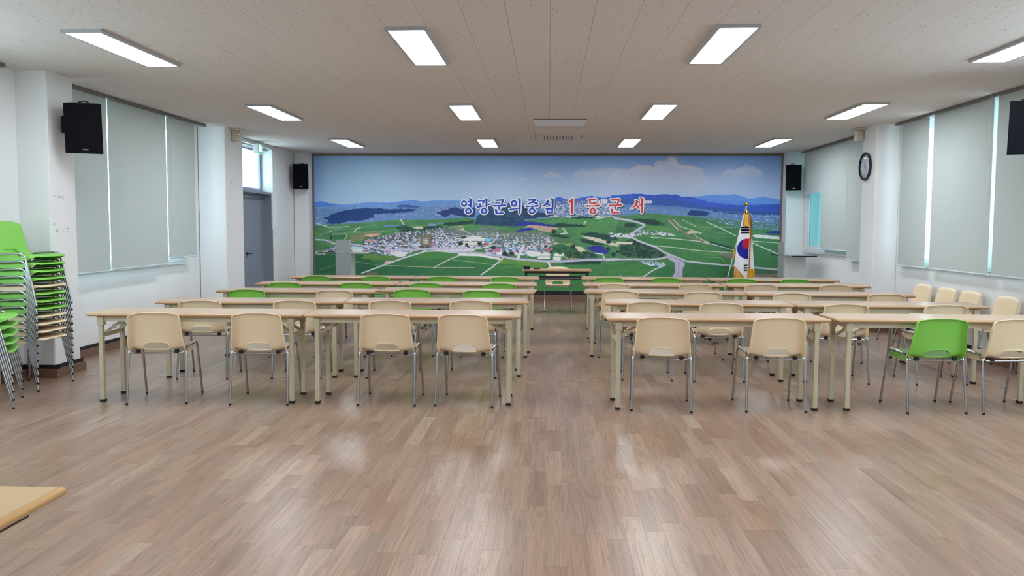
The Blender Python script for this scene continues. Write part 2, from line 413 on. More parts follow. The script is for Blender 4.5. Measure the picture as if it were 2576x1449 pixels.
def scatter_slabs(name, stuff_name, rects, zt, zb, bev, m, parent, up):
    rects = sorted(rects, key=lambda r: -area_px(*r[:4], zt))
    for r in rects[:300]:
        bm = BM(); lay = bm.faces.layers.float.new('rnd'); slab_faces(bm, lay, *r[:4], zt, zb, r[4], bev, up)
        me = bpy.data.meshes.new(name); bm.to_mesh(me); bm.free(); me.materials.append(m)
        o = bpy.data.objects.new(name, me); link(o, parent)
    bm = BM(); lay = bm.faces.layers.float.new('rnd')
    for r in rects[300:]: slab_faces(bm, lay, *r[:4], zt, zb, r[4], bev, up)
    me = bpy.data.meshes.new(stuff_name); bm.to_mesh(me); bm.free(); me.materials.append(m)
    o = bpy.data.objects.new(stuff_name, me); link(o, parent); o['kind'] = 'stuff'
rs = random.Random(11)
rects = []
PW = .0963; SEAM = 7.52
x = -5.3; k = 0
while x < 5.15:
    y = Y0 - rs.uniform(0, .6)
    while y < YB:
        L = rs.choice((.42, .52, .6, .68, .78)); y2 = min(y+L, YB)
        a, b = max(y, Y0), y2
        if b-a > .02:
            if a < SEAM < b:
                for q, w in ((a, SEAM-.0025), (SEAM+.0025, b)):
                    if w-q > .01: rects.append((x+.00008, q, x+PW-.00008, w, rs.random()))
            else: rects.append((x+.00008, a+.00008, x+PW-.00008, b-.00008, rs.random()))
        y = y2
    x += PW; k += 1
scatter_slabs('floor_plank', 'floor_planks', rects, 0, -.0006, .0006, FLOORM, FLO, True)
# ceiling tiles, 300 x 600, in running bond
rects = []; i = 0
x = .002 - .303*18
while x < 5.3:
    y = 5.335 - .61*15 + (0 if i % 2 else .305)
    while y < YB:
        rects.append((x+.0003, max(y, Y0)+.0001, x+.303-.0003, min(y+.61, YB)-.0001, rs.random())) if y+.61 > Y0 else None
        y += .61
    x += .303; i += 1
scatter_slabs('ceiling_tile', 'ceiling_tiles', rects, T, T+.006, .0008, CEILM, CEI, False)

# ------------------------------------------------------------------ windows and the door
WN = [0]
def window(side, x, y0, y1, z0, z1, mull, glass, sill=True, w=.055, fm=None):
    """frame in the wall plane x; mull = list of y for vertical bars"""
    WN[0] += 1; s = 1 if side == 'left' else -1        # s: direction into the room
    bm = BM(); FR = fm or FRAMEW
    box(bm, (x-.035, y0, z0), (x+.035, y1, z0+w)); box(bm, (x-.035, y0, z1-w), (x+.035, y1, z1))
    box(bm, (x-.035, y0, z0+w), (x+.035, y0+w, z1-w)); box(bm, (x-.035, y1-w, z0+w), (x+.035, y1, z1-w))
    o = struct('window_%d' % WN[0], bm, FR)
    ys = [y0+w]+sum([[q-.03, q+.03] for q in mull], [])+[y1-w]
    for q in mull: obj('mullion', box(BM(), (x-.03, q-.03, z0+w), (x+.03, q+.03, z1-w)), FR, o)
    for a, b in zip(ys[::2], ys[1::2]):
        obj('sash', boxes([(x-.02, a, z0+w, x+.02, a+.04, z1-w), (x-.02, b-.04, z0+w, x+.02, b, z1-w), (x-.02, a+.04, z0+w, x+.02, b-.04, z0+w+.045), (x-.02, a+.04, z1-w-.045, x+.02, b-.04, z1-w)]), FR, o)
        obj('glass_pane', box(BM(), (x-.004, a+.04, z0+w+.045), (x+.004, b-.04, z1-w-.045)), glass, o)
    if sill: obj('window_sill', box(BM(), (min(x+.03*s, x+s*.085), y0, z0-.03), (max(x+.03*s, x+s*.085), y1, z0)), FR, o)
    return o
window('left', -5.28, 3.4, 6.2, .97, 2.9, [4.8], GLASS)
window('left', -5.28, 7.75, 11.12, .97, 2.9, [9.7], GLASS)
window('left', -5.32, 12.95, 14.40, 2.10, 2.90, [], GLASS, False, .022, mat('blue_grey_frame', (150, 160, 182), .4))
window('right', 5.02, 7.55, 11.18, .99, 2.9, [9.15], GLASS)
window('right', 5.00, 12.05, 15.50, 1.05, 2.9, [13.7], GLASSB)
window('right', 5.02, 3.4, 6.9, .99, 2.9, [4.6, 5.8], GLASS)  # unseen window, added to bring daylight onto the near ceiling and walls
# grey steel frame around the door recess, transom rails, door leaf with lever
d = struct('door_1', boxes([(-5.34, 13.52, .012, -5.295, 14.36, 2.005)]), DOORG)
bm = BM(); p = at_x((621, 638), -5.29); py, pz = p[1], p[2]
lathe(bm, [(.03, 0), (.03, .008), (.012, .012), (.012, .045)], (-5.295, py, pz), 16, 'X')
tube(bm, fillet([(-5.252, py, pz), (-5.248, py+.02, pz), (-5.246, py+.115, pz-.004)], .01), .010, 10)
obj('door_handle', bm, mat('dark_chrome', (120, 122, 128), .25, metal=1), d)
obj('keyhole', lathe(BM(), [(.012, 0), (.012, .004)], (-5.295, py, pz-.06), 12, 'X'), SILVER, d)
struct('trim_1', boxes([(-5.36, 13.42, 0, -5.28, 13.515, 2.06), (-5.36, 14.365, 0, -5.28, 14.41, 2.06), (-5.36, 13.515, 2.01, -5.28, 14.365, 2.06),
                        (-5.30, 14.40, 0, -5.10, 14.418, 2.06), (-5.36, 12.95, 2.06, -5.10, 14.42, 2.10)]), DOORG)
struct('trim_2', boxes([(-5.36, 14.40, 2.10, -5.13, 14.418, 2.9), (-5.13, 14.40, 2.10, -5.085, 14.45, 2.90), (-5.13, 12.95, 2.885, -5.085, 14.45, 2.905)]), FRAMEW)
TR = struct('trim_3', boxes([(-5.30, 12.95, 2.86, -5.27, 14.40, 2.9)]), FRAMEW)
for k in range(3): obj('rail', box(BM(), (-5.27+k*.045, 12.95, 2.862), (-5.25+k*.045, 14.40, 2.90)), ALU, TR)

def rail(x, y0, y1, label):
    o = obj('blind_rail', boxes([(x-.03, y0, T-.036, x+.03, y1, T-.018), (x-.022, y0, T-.018, x+.022, y1, T)]), GREYM); tag(o, label, 'blind rail')
rail(-4.995, 3.42, 7.09, 'short end of a grey ceiling rail above the left wall, left of the first pillar')
rail(-5.0, 7.84, 11.34, 'grey ceiling rail over the three blinds of the left wall')
rail(4.85, 7.50, 11.36, 'grey ceiling rail over the blinds right of the clock pillar')
rail(4.85, 11.97, 15.45, 'grey ceiling rail over the blinds between clock pillar and back corner')
def blind(x, y0, y1, z0, label, chain=None, s=1, lean=0, group=None):
    o = thing('roller_blind', label, 'roller blind', (x, (y0+y1)/2, T-.06), 0, group)
    h = T-.05-z0; w = (y1-y0)/2
    obj('blind_fabric', bake(box(BM(), (-.0008, -w, -h+.0), (.0008, w, .022)), []), BLIND, o)
    obj('bottom_bar', bar(BM(), (0, -w-.004, -h-.006), (0, w+.004, -h-.006), .010, n=10), mat('pale_bar', (205, 220, 226), .35), o, .8)
    obj('roller_tube', bar(BM(), (-.012*s, -w, .034), (-.012*s, w, .034), .018, n=12), WHITE, o, .8)
    if chain is not None:
        cy, cl = chain
        obj('pull_chain', tube(BM(), [(.012*s, cy-.012, 0), (.012*s, cy-.012, -cl), (.012*s, cy, -cl-.014), (.012*s, cy+.012, -cl), (.012*s, cy+.012, 0)], .0022, 5), WHITE, o)
    return o
GL = 'roller blinds of the left wall'; GR = 'roller blinds right of the clock pillar'; GF = 'roller blinds near the back right corner'
blind(-5.04, 7.90, 8.855, .975, 'pale grey roller blind of the left wall, nearest the camera, beside the pillar', None, 1, 0, GL)
blind(-5.04, 8.878, 10.245, .99, 'widest grey roller blind of the left wall, middle of three', None, 1, 0, GL)
blind(-5.04, 10.272, 11.09, 1.067, 'narrow shorter grey roller blind of the left wall, farthest, with a chain', (-.29, 1.6), 1, 0, GL)
blind(4.87, 10.455, 11.24, .99, 'narrow grey roller blind just right of the clock pillar', None, -1, 0, GR)
blind(4.87, 8.975, 10.33, .99, 'wide pale grey roller blind between two bright slits on the right wall', (-.62, 1.12), -1, 0, GR)
blind(4.87, 7.56, 8.90, .99, 'pale grey roller blind behind the near right loudspeaker, cut by the photo edge', None, -1, 0, GR)
blind(4.87, 14.43, 15.38, 2.15, 'half raised grey roller blind above the blue glass, back right corner', None, -1, 0, GF)
blind(4.87, 13.16, 14.415, 1.13, 'grey roller blind in the far right bay, beside the half raised one', (-.60, 1.33), -1, 0, GF)
blind(4.866, 12.35, 13.155, .985, 'lower hanging grey roller blind just left of the clock pillar', None, -1, 0, GF)

# ------------------------------------------------------------------ ceiling lamps (six rows of four; three rows in the picture)
RN = {0: 'nearest visible row', 1: 'middle visible row', 2: 'row nearest the painted wall', -1: 'row just behind the camera view', -2: 'row at the rear of the room'}
LX = [-3.677, -1.220, 1.211, 3.646]
CN = ['leftmost', 'second from the left', 'second from the right', 'rightmost']
def lamp(loc, label, group):
    t = thing('ceiling_lamp', label, 'ceiling lamp', loc, 0, group); w, l, h = .315, 1.284, .026; q = .022
    bm = BM()
    for a, b in (((0, 0), (w, q)), ((0, l-q), (w, l)), ((0, q), (q, l-q)), ((w-q, q), (w, l-q))): box(bm, (*a, -h), (*b, 0))
    obj('lamp_frame', bm, LAMPF, t)
    bm = BM(); rr = []
    for cx, cy, a0 in ((w-q-.02, l-q-.02, 0), (q+.02, l-q-.02, 1), (q+.02, q+.02, 2), (w-q-.02, q+.02, 3)):
        rr += [(cx+.02*math.cos((a0+k/4)*PI/2), cy+.02*math.sin((a0+k/4)*PI/2)) for k in range(5)]
    prism(bm, rr, -h+.004, -h+.012); obj('diffuser', bm, LAM, t); return t
lamp0 = None
for r, y in ((0, 5.871), (1, 9.477), (2, 13.109), (-1, 2.25), (-2, -1.4)):
    for c, xx in enumerate(LX):
        lb = 'white rectangular ceiling lamp, %s, %s' % (RN[r], CN[c])
        if lamp0 is None: lamp0 = lamp((xx, y, T), lb, 'rectangular ceiling lamps')
        else: dup(lamp0, (xx, y, T), 0, lb)

# ------------------------------------------------------------------ the printed wall mural
MX0, MX1, MZ0, MZ1, MY = -4.757, 4.575, .20, 2.903, 15.885
def mural_mesh():
    # the print's own coordinates: u to the right, v down, in units of about 8 mm
    NU, NV = 1177, 341
    U, Vv = np.meshgrid(np.arange(NU)+.5, np.arange(NV)+.5)
    X = U+789; Y = Vv+393                                   # painting coordinates used below
    img = np.zeros((NV, NU, 3)); R = np.random.RandomState(5)
    def vnoise(sx, sy, seed, octv=3):
        r = np.random.RandomState(seed); out = np.zeros((NV, NU)); amp = 1; tot = 0
        for o in range(octv):
            gw, gh = int(NU/sx)+3, int(NV/sy)+3; g = r.rand(gh, gw)
            fx = U/sx; fy = Vv/sy; ix = fx.astype(int); iy = fy.astype(int); tx = fx-ix; ty = fy-iy
            tx = tx*tx*(3-2*tx); ty = ty*ty*(3-2*ty)
            out += amp*((g[iy, ix]*(1-tx)+g[iy, ix+1]*tx)*(1-ty)+(g[iy+1, ix]*(1-tx)+g[iy+1, ix+1]*tx)*ty)
            tot += amp; amp *= .55; sx = max(sx/2, 1.01); sy = max(sy/2, 1.01)
        return out/tot
    def mix(mask, col, a=1.0):
        c = np.array(col, float); w = (mask*a)[..., None] if mask.dtype != bool else (mask.astype(float)*a)[..., None]
        img[:] = img*(1-w)+c*w
    def inpoly(P, wob=0):
        P = np.array(P, float); m_ = np.zeros(X.shape, bool)
        x0, x1, y0, y1 = P[:, 0].min()-4, P[:, 0].max()+4, P[:, 1].min()-4, P[:, 1].max()+4
        c0, c1 = max(int(x0-789), 0), min(int(x1-789)+1, NU); r0, r1 = max(int(y0-393), 0), min(int(y1-393)+1, NV)
        if c1 <= c0 or r1 <= r0: return m_
        xs = X[r0:r1, c0:c1]; ys = Y[r0:r1, c0:c1]
        if wob: xs = xs+WB1[r0:r1, c0:c1]*wob; ys = ys+WB2[r0:r1, c0:c1]*wob
        q = np.zeros(xs.shape, bool); n = len(P)
        for i in range(n):
            xa, ya = P[i]; xb, yb = P[(i+1) % n]
            if ya == yb: continue
            c = ((ya > ys) != (yb > ys)) & (xs < (xb-xa)*(ys-ya)/(yb-ya)+xa); q ^= c
        m_[r0:r1, c0:c1] = q; return m_
    WB1 = (vnoise(9, 5, 71)-.5)*8; WB2 = (vnoise(9, 4, 72)-.5)*5
    def tf(o, s, P): return [(o[0]+a/s, o[1]+b/s) for a, b in P]
    Lf = lambda P: tf((770, 370), 4.39, P); Mf = lambda P: tf((1100, 370), 4.391, P); Rf = lambda P: tf((1560, 370), 4.141, P)
    def line(P, w, col, a=1.0):
        P = np.array(P, float)
        for (xa, ya), (xb, yb) in zip(P[:-1], P[1:]):
            r0, r1 = max(int(min(ya, yb)-w-393)-2, 0), min(int(max(ya, yb)+w-393)+3, NV); c0, c1 = max(int(min(xa, xb)-w-789)-2, 0), min(int(max(xa, xb)+w-789)+3, NU)
            if r1 <= r0 or c1 <= c0: continue
            xs = X[r0:r1, c0:c1]; ys = Y[r0:r1, c0:c1]; dx, dy = xb-xa, yb-ya
            t = np.clip(((xs-xa)*dx+(ys-ya)*dy)/(dx*dx+dy*dy+1e-9), 0, 1); dd = np.hypot(xs-xa-t*dx, (ys-ya-t*dy))
            k = np.clip(w/2+.5-dd, 0, 1)[..., None]*a; img[r0:r1, c0:c1] = img[r0:r1, c0:c1]*(1-k)+np.array(col)*k
    # sky
    t = np.clip((Y-393)/125, 0, 1)[..., None]; s = np.clip((X-789)/1177, 0, 1)[..., None]
    top = np.array([126, 168, 216])*(1-s)+np.array([110, 150, 196])*s; mid = np.array([146, 182, 222])*(1-s)+np.array([148, 174, 206])*s
    img[:] = top*(1-t)+mid*t
    sp = np.exp(-((X-1010)/190)**2-((Y-450)/60)**2); mix(sp, (158, 192, 226), .45)
    ed = np.exp(-((X-789)/22)**2); mix(ed, (98, 144, 205), .5)
    sp = np.exp(-((X-1330)/260)**2-((Y-480)/40)**2); mix(sp, (172, 192, 218), .4)
    sp = np.exp(-((X-1700)/230)**2-((Y-462)/32)**2); mix(sp, (168, 186, 210), .75)
    cn = vnoise(26, 9, 3, 4)
    def cloud(P, a, col=(182, 190, 208)):
        m_ = inpoly(P, 1.1).astype(float)
        for _ in range(2): m_ = (m_+np.roll(m_, 1, 0)+np.roll(m_, -1, 0)+np.roll(m_, 1, 1)+np.roll(m_, -1, 1))/5
        lo = max(p[1] for p in P); f = np.clip((lo-Y)/(lo-min(p[1] for p in P))*1.6, 0, 1)
        mix(m_*f*(.6+.6*cn), col, a)
    cloud(Rf([(-120, 400), (-80, 300), (0, 235), (120, 240), (200, 185), (330, 190), (385, 215), (385, 160), (430, 140), (480, 150), (540, 103), (595, 110), (620, 170), (700, 190), (780, 195), (870, 230), (900, 290), (940, 330), (900, 400)]), .95)
    cloud(Rf([(1060, 360), (1070, 260), (1140, 225), (1220, 235), (1260, 215), (1320, 180), (1400, 200), (1480, 240), (1500, 330)]), .7)
    cloud(Mf([(1170, 350), (1200, 310), (1270, 275), (1350, 290), (1420, 330), (1460, 360)]), .8)
    cloud(Mf([(1530, 320), (1560, 270), (1620, 245), (1700, 260), (1850, 240), (1940, 235), (2020, 250), (2020, 380), (1500, 380)]), .6)
    cloud(Mf([(935, 370), (960, 335), (1000, 325), (1035, 360), (1030, 390)]), .5); cloud(Mf([(690, 410), (730, 380), (780, 390), (800, 420)]), .35)
    # far plain and its haze
    hz = np.interp(X[0], [789, 830, 900, 1000, 1060, 1150, 1250, 1350, 1400, 1450, 1500, 1560, 1620, 1700, 1800, 1966], [515, 512, 515, 509, 507, 504, 504, 501, 497, 501, 497, 497, 492, 496, 520, 530])
    below = Y > hz[None, :]+8
    k = np.clip((Y-hz[None, :]-4)/10, 0, 1); mix(k, (96, 130, 178))
    for P, c in ((Lf([(85, 620), (170, 605), (260, 625), (400, 640), (560, 632), (700, 612), (900, 620), (1180, 590), (1300, 605), (1500, 590), (1700, 590), (1888, 592), (1888, 660), (85, 690)]), (98, 142, 196)),
                 (Lf([(85, 625), (170, 605), (260, 632), (360, 655), (85, 670)]), (72, 122, 190)),
                 (Lf([(600, 640), (780, 612), (930, 625), (1180, 592), (1300, 610), (1380, 640)]), (92, 134, 190)),
                 (Rf([(780, 515), (900, 503), (1010, 490), (1070, 500), (1210, 487), (1280, 505), (1340, 530), (1400, 530), (1500, 510), (1690, 545), (1690, 640), (780, 600)]), (84, 136, 196)),
                 (Mf([(1290, 602), (1330, 568), (1370, 550), (1430, 565), (1500, 585), (1600, 560), (1740, 538), (1830, 552), (1900, 556), (2040, 535), (2040, 625), (1290, 625)]), (62, 98, 166)),
                 (Rf([(-60, 505), (0, 503), (130, 487), (240, 485), (320, 492), (390, 500), (500, 484), (560, 500), (600, 487), (680, 516), (750, 512), (850, 540), (950, 570), (1080, 580), (1220, 600), (1690, 588), (1690, 690), (1200, 672), (900, 645), (600, 612), (200, 600), (-60, 600)]), (46, 82, 156)),
                 (Rf([(900, 620), (1200, 600), (1400, 615), (1690, 590), (1690, 700), (1300, 700), (1000, 670)]), (42, 74, 140))):
        mix(inpoly(P, .5), c)
    g = vnoise(30, 8, 9); mix(inpoly(Rf([(-60, 500), (850, 530), (1690, 600), (1690, 700), (-60, 620)]), .5), (62, 100, 168), .25)
    # green plain
    gl = np.interp(X[0], [789, 900, 1000, 1100, 1180, 1250, 1400, 1560, 1640, 1720, 1800, 1966], [568, 562, 553, 551, 546, 560, 545, 540, 534, 540, 545, 560])
    k = np.clip((Y-gl[None, :]-WB2*.6)/4, 0, 1); mix(k, (70, 136, 82))
    gm = vnoise(40, 9, 12); mix(k*np.clip(gm*3-1.4, 0, 1), (96, 158, 84), .8); mix(k*np.clip(1.1-gm*3, 0, 1), (48, 108, 72), .8)
    low = np.clip((Y-640)/60, 0, 1)*k; mix(low, (46, 112, 70), .75)
    # distant towns as flecks
    def flecks(n, poly, cols, w, h, seed, a=1.0):
        r = np.random.RandomState(seed); P = np.array(poly); x0, x1, y0, y1 = P[:, 0].min(), P[:, 0].max(), P[:, 1].min(), P[:, 1].max()
        m_ = inpoly(poly); c = 0
        for _ in range(n*4):
            if c >= n: break
            x, y = r.uniform(x0, x1), r.uniform(y0, y1); i, j = int(y-393), int(x-789)
            if not (0 <= i < NV and 0 <= j < NU) or not m_[i, j]: continue
            c += 1; f = .45+.9*(y-y0)/(y1-y0+1); ww = max(1, int(round(r.uniform(*w)*f))); hh = max(1, int(round(r.uniform(*h)*f)))
            col = np.array(cols[r.randint(len(cols))])*r.uniform(.85, 1.1)
            i2, j2 = min(i+hh, NV), min(j+ww, NU); img[i:i2, j:j2] = img[i:i2, j:j2]*(1-a)+col*a
    HZ = [(142, 162, 196), (160, 174, 202), (82, 110, 162), (76, 102, 156), (150, 158, 186), (110, 136, 178)]
    flecks(1500, Lf([(90, 660), (700, 640), (1888, 620), (1888, 760), (1300, 760), (1000, 790), (90, 860)]), HZ, (2, 7), (1, 2), 1, .55)
    flecks(900, Mf([(0, 620), (480, 600), (760, 620), (480, 700), (0, 760)]), HZ, (2, 6), (1, 2), 2, .55)
    TW = [(196, 200, 218), (176, 184, 210), (208, 212, 226), (92, 112, 164), (78, 98, 152), (178, 166, 188), (128, 146, 184), (104, 128, 164)]
    flecks(1700, Mf([(1120, 620), (1300, 590), (2040, 590), (2040, 760), (1300, 770)]), TW, (2, 6), (1, 3), 3, .9)
    flecks(1300, Rf([(-60, 590), (300, 590), (900, 640), (1690, 700), (1690, 860), (1250, 830), (700, 690), (200, 660), (-60, 680)]), TW[:1]+TW[3:5]*3+TW[6:]*3, (2, 7), (1, 2), 4, .75)
    for cx in (1503, 1508, 1514, 1520, 1526, 1532): mix(inpoly([(cx, 499+(cx % 5)), (cx+4, 499+(cx % 5)), (cx+4, 512), (cx, 512)]), (212, 214, 226))
    for cx in (1617, 1623, 1629, 1636, 1642): mix(inpoly([(cx, 503), (cx+5, 504), (cx+5, 511), (cx, 511)]), (214, 216, 228))
    # dark ridges and woods
    NAV = (34, 62, 118)
    mix(inpoly(Lf([(185, 800), (250, 770), (300, 740), (380, 715), (470, 697), (560, 690), (640, 684), (700, 680), (860, 690), (1000, 692), (1180, 685), (1250, 700), (1180, 722), (1050, 735), (900, 742), (770, 745), (750, 790), (640, 815), (500, 826), (400, 848), (310, 862), (215, 858), (250, 830)]), 1), NAV)
    mix(inpoly(Lf([(1010, 660), (1060, 640), (1150, 645), (1240, 655), (1300, 665), (1240, 675), (1050, 672)]), .5), (58, 88, 150))
    mix(inpoly(Lf([(1470, 750), (1560, 715), (1700, 690), (1888, 670), (1888, 780), (1760, 770), (1600, 745)]), 1), (36, 62, 116))
    mix(inpoly(Mf([(450, 860), (470, 780), (520, 720), (600, 670), (700, 638), (800, 622), (940, 636), (1050, 670), (1180, 720), (1320, 745), (1240, 775), (1120, 790), (1000, 800), (960, 850), (820, 880), (600, 868)]), 1), (34, 62, 92))
    mix(inpoly(Mf([(20, 725), (100, 705), (220, 672), (330, 690), (420, 700), (470, 740), (400, 765), (330, 775), (200, 740), (100, 782)]), 1), (38, 60, 112))
    wd = vnoise(6, 4, 21, 2)
    mix((wd > .55) & inpoly(Mf([(450, 860), (600, 690), (800, 640), (1100, 720), (1200, 770), (1000, 800), (820, 880)]), 1), (46, 80, 104), .7)
    TREE = (34, 66, 58)
    for P in (Lf([(995, 900), (1050, 880), (1100, 868), (1180, 885), (1250, 925), (1200, 950), (1060, 945)]), Lf([(1230, 905), (1350, 885), (1500, 872), (1610, 900), (1620, 925), (1500, 945), (1300, 945)]),
              Lf([(1500, 850), (1700, 830), (1888, 810), (1888, 850), (1600, 875)]), Mf([(1520, 775), (1600, 765), (1750, 775), (1790, 805), (1650, 812), (1530, 800)]), Mf([(1210, 850), (1300, 860), (1500, 825), (1640, 845), (1690, 880), (1450, 885), (1280, 895)]),
              Mf([(1260, 965), (1400, 965), (1515, 1000), (1480, 1022), (1330, 990)]), Mf([(1620, 950), (1760, 940), (1900, 965), (2020, 990), (2040, 1030), (1850, 1010), (1680, 980)]), Mf([(1620, 1010), (1780, 1040), (1900, 1080), (1760, 1080), (1640, 1050)]),
              Rf([(160, 750), (330, 740), (440, 770), (510, 808), (400, 816), (250, 790)]), Rf([(80, 790), (200, 790), (220, 830), (90, 830)]), Mf([(1500, 1160), (1650, 1150), (1760, 1170), (1820, 1205), (1650, 1230), (1500, 1215)]),
              Mf([(400, 1085), (620, 1078), (640, 1105), (430, 1115)]), Mf([(640, 1060), (760, 1050), (830, 1080), (660, 1090)]), Mf([(1440, 1275), (1560, 1262), (1850, 1260), (1850, 1290), (1600, 1300), (1450, 1305)]),
              Mf([(780, 1190), (870, 1150), (930, 1110), (960, 1130), (900, 1180), (820, 1220)]), Mf([(1400, 1250), (1500, 1275), (1450, 1300)])): mix(inpoly(P, .8), TREE)
    mix(inpoly(Rf([(720, 695), (760, 652), (900, 660), (970, 690), (900, 715), (740, 705)]), .8), (36, 62, 120)); mix(inpoly(Rf([(1530, 885), (1600, 862), (1690, 868), (1690, 900), (1560, 902)]), .8), (36, 64, 128))
    F1 = Rf([(30, 1085), (60, 1000), (160, 950), (250, 975), (320, 1010), (420, 1040), (510, 1125), (440, 1150), (250, 1152), (100, 1135), (0, 1095), (0, 1060)])
    mix(inpoly(F1, 1), (34, 62, 50)); mix((wd > .52) & inpoly(F1, 1), (62, 92, 66), .8)
    mix(inpoly(Mf([(1290, 1115), (1400, 1075), (1500, 1095), (1615, 1140), (1600, 1170), (1400, 1175), (1300, 1150)]), .6), (44, 104, 72))
    mix(inpoly(Mf([(915, 1048), (1040, 1042), (1072, 1076), (930, 1080)])), (52, 128, 78))
    dk = np.clip((110-img.max(-1))/40, 0, 1)*((img[..., 2] > 60)); mix(dk*np.clip(vnoise(7, 3, 91, 3)*3.4-1.5, 0, 1), (66, 104, 150), .55)
    # bare ground, creek and waters
    TAN = (176, 150, 136)
    for P, c in ((Mf([(1000, 885), (1040, 868), (1100, 862), (1380, 885), (1335, 948), (1200, 932), (1130, 905)]), TAN), (Lf([(480, 990), (620, 965), (700, 940), (890, 935), (840, 965), (700, 990), (620, 1040), (480, 1062)]), (122, 126, 92)),
                 (Lf([(630, 990), (700, 968), (860, 965), (760, 1000)]), (196, 162, 142)), (Lf([(1180, 885), (1320, 883), (1300, 905), (1230, 908)]), (196, 186, 176)), (Mf([(240, 905), (330, 910), (300, 960), (230, 945)]), (186, 172, 158)),
                 (Mf([(280, 960), (360, 955), (380, 985), (300, 990)]), (140, 112, 118)), (Mf([(1180, 1050), (1290, 1038), (1380, 1060), (1330, 1090), (1210, 1080)]), (190, 176, 166)), (Mf([(1400, 1050), (1500, 1020), (1530, 1045), (1450, 1065)]), (196, 184, 170)),
                 (Mf([(1560, 1095), (1640, 1105), (1690, 1160), (1610, 1165)]), (202, 190, 178)), (Mf([(1620, 985), (1780, 995), (2040, 1070), (2040, 1100), (1750, 1030)]), (196, 186, 176)), (Rf([(0, 985), (170, 985), (165, 1010), (0, 1010)]), (200, 190, 180)),
                 (Mf([(1450, 1205), (1580, 1220), (1640, 1240), (1480, 1250)]), (170, 160, 130)), (Rf([(1060, 1090), (1200, 1095), (1200, 1155), (1130, 1140)]), (128, 122, 118)), (Lf([(200, 1285), (310, 1265), (310, 1300), (230, 1300)]), (96, 106, 92)),
                 (Rf([(720, 890), (760, 865), (860, 880), (880, 892), (740, 895)]), (190, 178, 158)), (Lf([(100, 1170), (220, 1180), (200, 1200), (100, 1200)]), (206, 202, 216))): mix(inpoly(P, .6), c)
    line(Rf([(540, 760), (600, 800), (650, 850), (760, 930), (870, 970), (980, 1000)]), 7, (112, 116, 100)); line(Rf([(540, 760), (640, 860)]), 2, (190, 186, 176)); line(Rf([(590, 755), (660, 820), (880, 890), (860, 900)]), 2, (196, 190, 180))
    line(Rf([(1390, 1095), (1500, 1160), (1600, 1230), (1690, 1300)]), 15, (88, 106, 84)); line(Rf([(980, 990), (1050, 1010), (1180, 1045)]), 8, (44, 74, 74))
    BL = (44, 52, 142)
    for P in (Mf([(850, 885), (940, 850), (1000, 820), (1180, 835), (1260, 862), (1380, 855), (1280, 882), (1200, 872), (1100, 862), (1000, 872), (900, 878)]), Mf([(895, 938), (960, 905), (1060, 888), (1125, 905), (1050, 925), (960, 942)]),
              Mf([(1680, 1105), (1780, 1088), (1885, 1095), (1895, 1130), (1945, 1165), (1880, 1178), (1740, 1150)]), Mf([(1665, 1205), (1700, 1197), (1775, 1200), (1770, 1222), (1690, 1222)])): mix(inpoly(P, .5), BL)
    mix(inpoly(Lf([(860, 875), (1120, 860), (1130, 868), (870, 888)])), (98, 128, 190)); mix(inpoly(Lf([(1370, 852), (1450, 850), (1480, 875), (1390, 878)])), (110, 136, 180)); mix(inpoly(Lf([(1480, 842), (1550, 838), (1550, 852), (1490, 854)])), (120, 146, 196))
    # field patchwork behind the village and its balks
    for P, c in ((Mf([(1200, 822), (1350, 802), (1520, 790), (2040, 790), (2040, 862), (1700, 858), (1450, 845)]), (74, 150, 82)), (Lf([(250, 985), (440, 972), (450, 990), (420, 1025), (290, 1020)]), (44, 122, 66)), (Lf([(580, 950), (640, 900), (1000, 885), (1040, 930), (600, 948)]), (62, 138, 76)),
                 (Rf([(310, 818), (420, 820), (610, 840), (590, 868), (320, 870)]), (94, 156, 78)), (Mf([(1730, 900), (1900, 895), (2040, 925), (1780, 930)]), (84, 146, 76)), (Rf([(0, 820), (170, 830), (180, 880), (0, 900)]), (58, 110, 70)), (Rf([(200, 930), (380, 935), (700, 970), (1100, 1060), (900, 1065), (370, 1020), (230, 960)]), (64, 134, 72)),
                 (Mf([(1290, 1000), (1500, 1010), (1620, 1075), (1560, 1085), (1400, 1060), (1300, 1030)]), (78, 128, 78)), (Mf([(1420, 1065), (1540, 1060), (1560, 1090), (1470, 1085)]), (140, 150, 96))): mix(inpoly(P, .5), c)
    rr = np.random.RandomState(8)
    for _ in range(46):
        x = rr.uniform(800, 1250); y = rr.uniform(572, 600); line([(x, y), (x+rr.uniform(20, 90), y-rr.uniform(1, 7))], 1, (150, 186, 160), .6)
    for _ in range(34):
        x = rr.uniform(1640, 1950); y = rr.uniform(560, 660); w = rr.uniform(15, 60); line([(x, y), (x+w, y+w*rr.uniform(.05, .4))], 1, (130, 176, 130), .5)
    for _ in range(24):
        x = rr.uniform(1380, 1560); y = rr.uniform(555, 566); line([(x, y), (x+8, y-8)], 1, (150, 190, 150), .6)
    LAV = (184, 180, 204)
    line(Lf([(100, 850), (160, 870), (240, 890)]), 3, (186, 186, 190)); line(Lf([(530, 950), (570, 910), (605, 895)]), 2.5, (200, 198, 190)); line(Lf([(420, 1028), (455, 1000), (440, 972), (290, 975)]), 2, (190, 188, 170)); line(Lf([(1065, 812), (1100, 865)]), 3, (206, 200, 196))
    line(Lf([(100, 1005), (250, 950), (330, 925), (560, 905)]), 1.4, (140, 180, 150)); line(Lf([(240, 898), (480, 885)]), 2, (170, 170, 160))
    # village
    mix(inpoly(Lf([(600, 1060), (700, 1010), (1000, 960), (1300, 940), (1500, 900), (1650, 960), (1888, 1010), (1888, 1130), (1500, 1120), (900, 1135), (640, 1100)]), 1), (78, 92, 92))
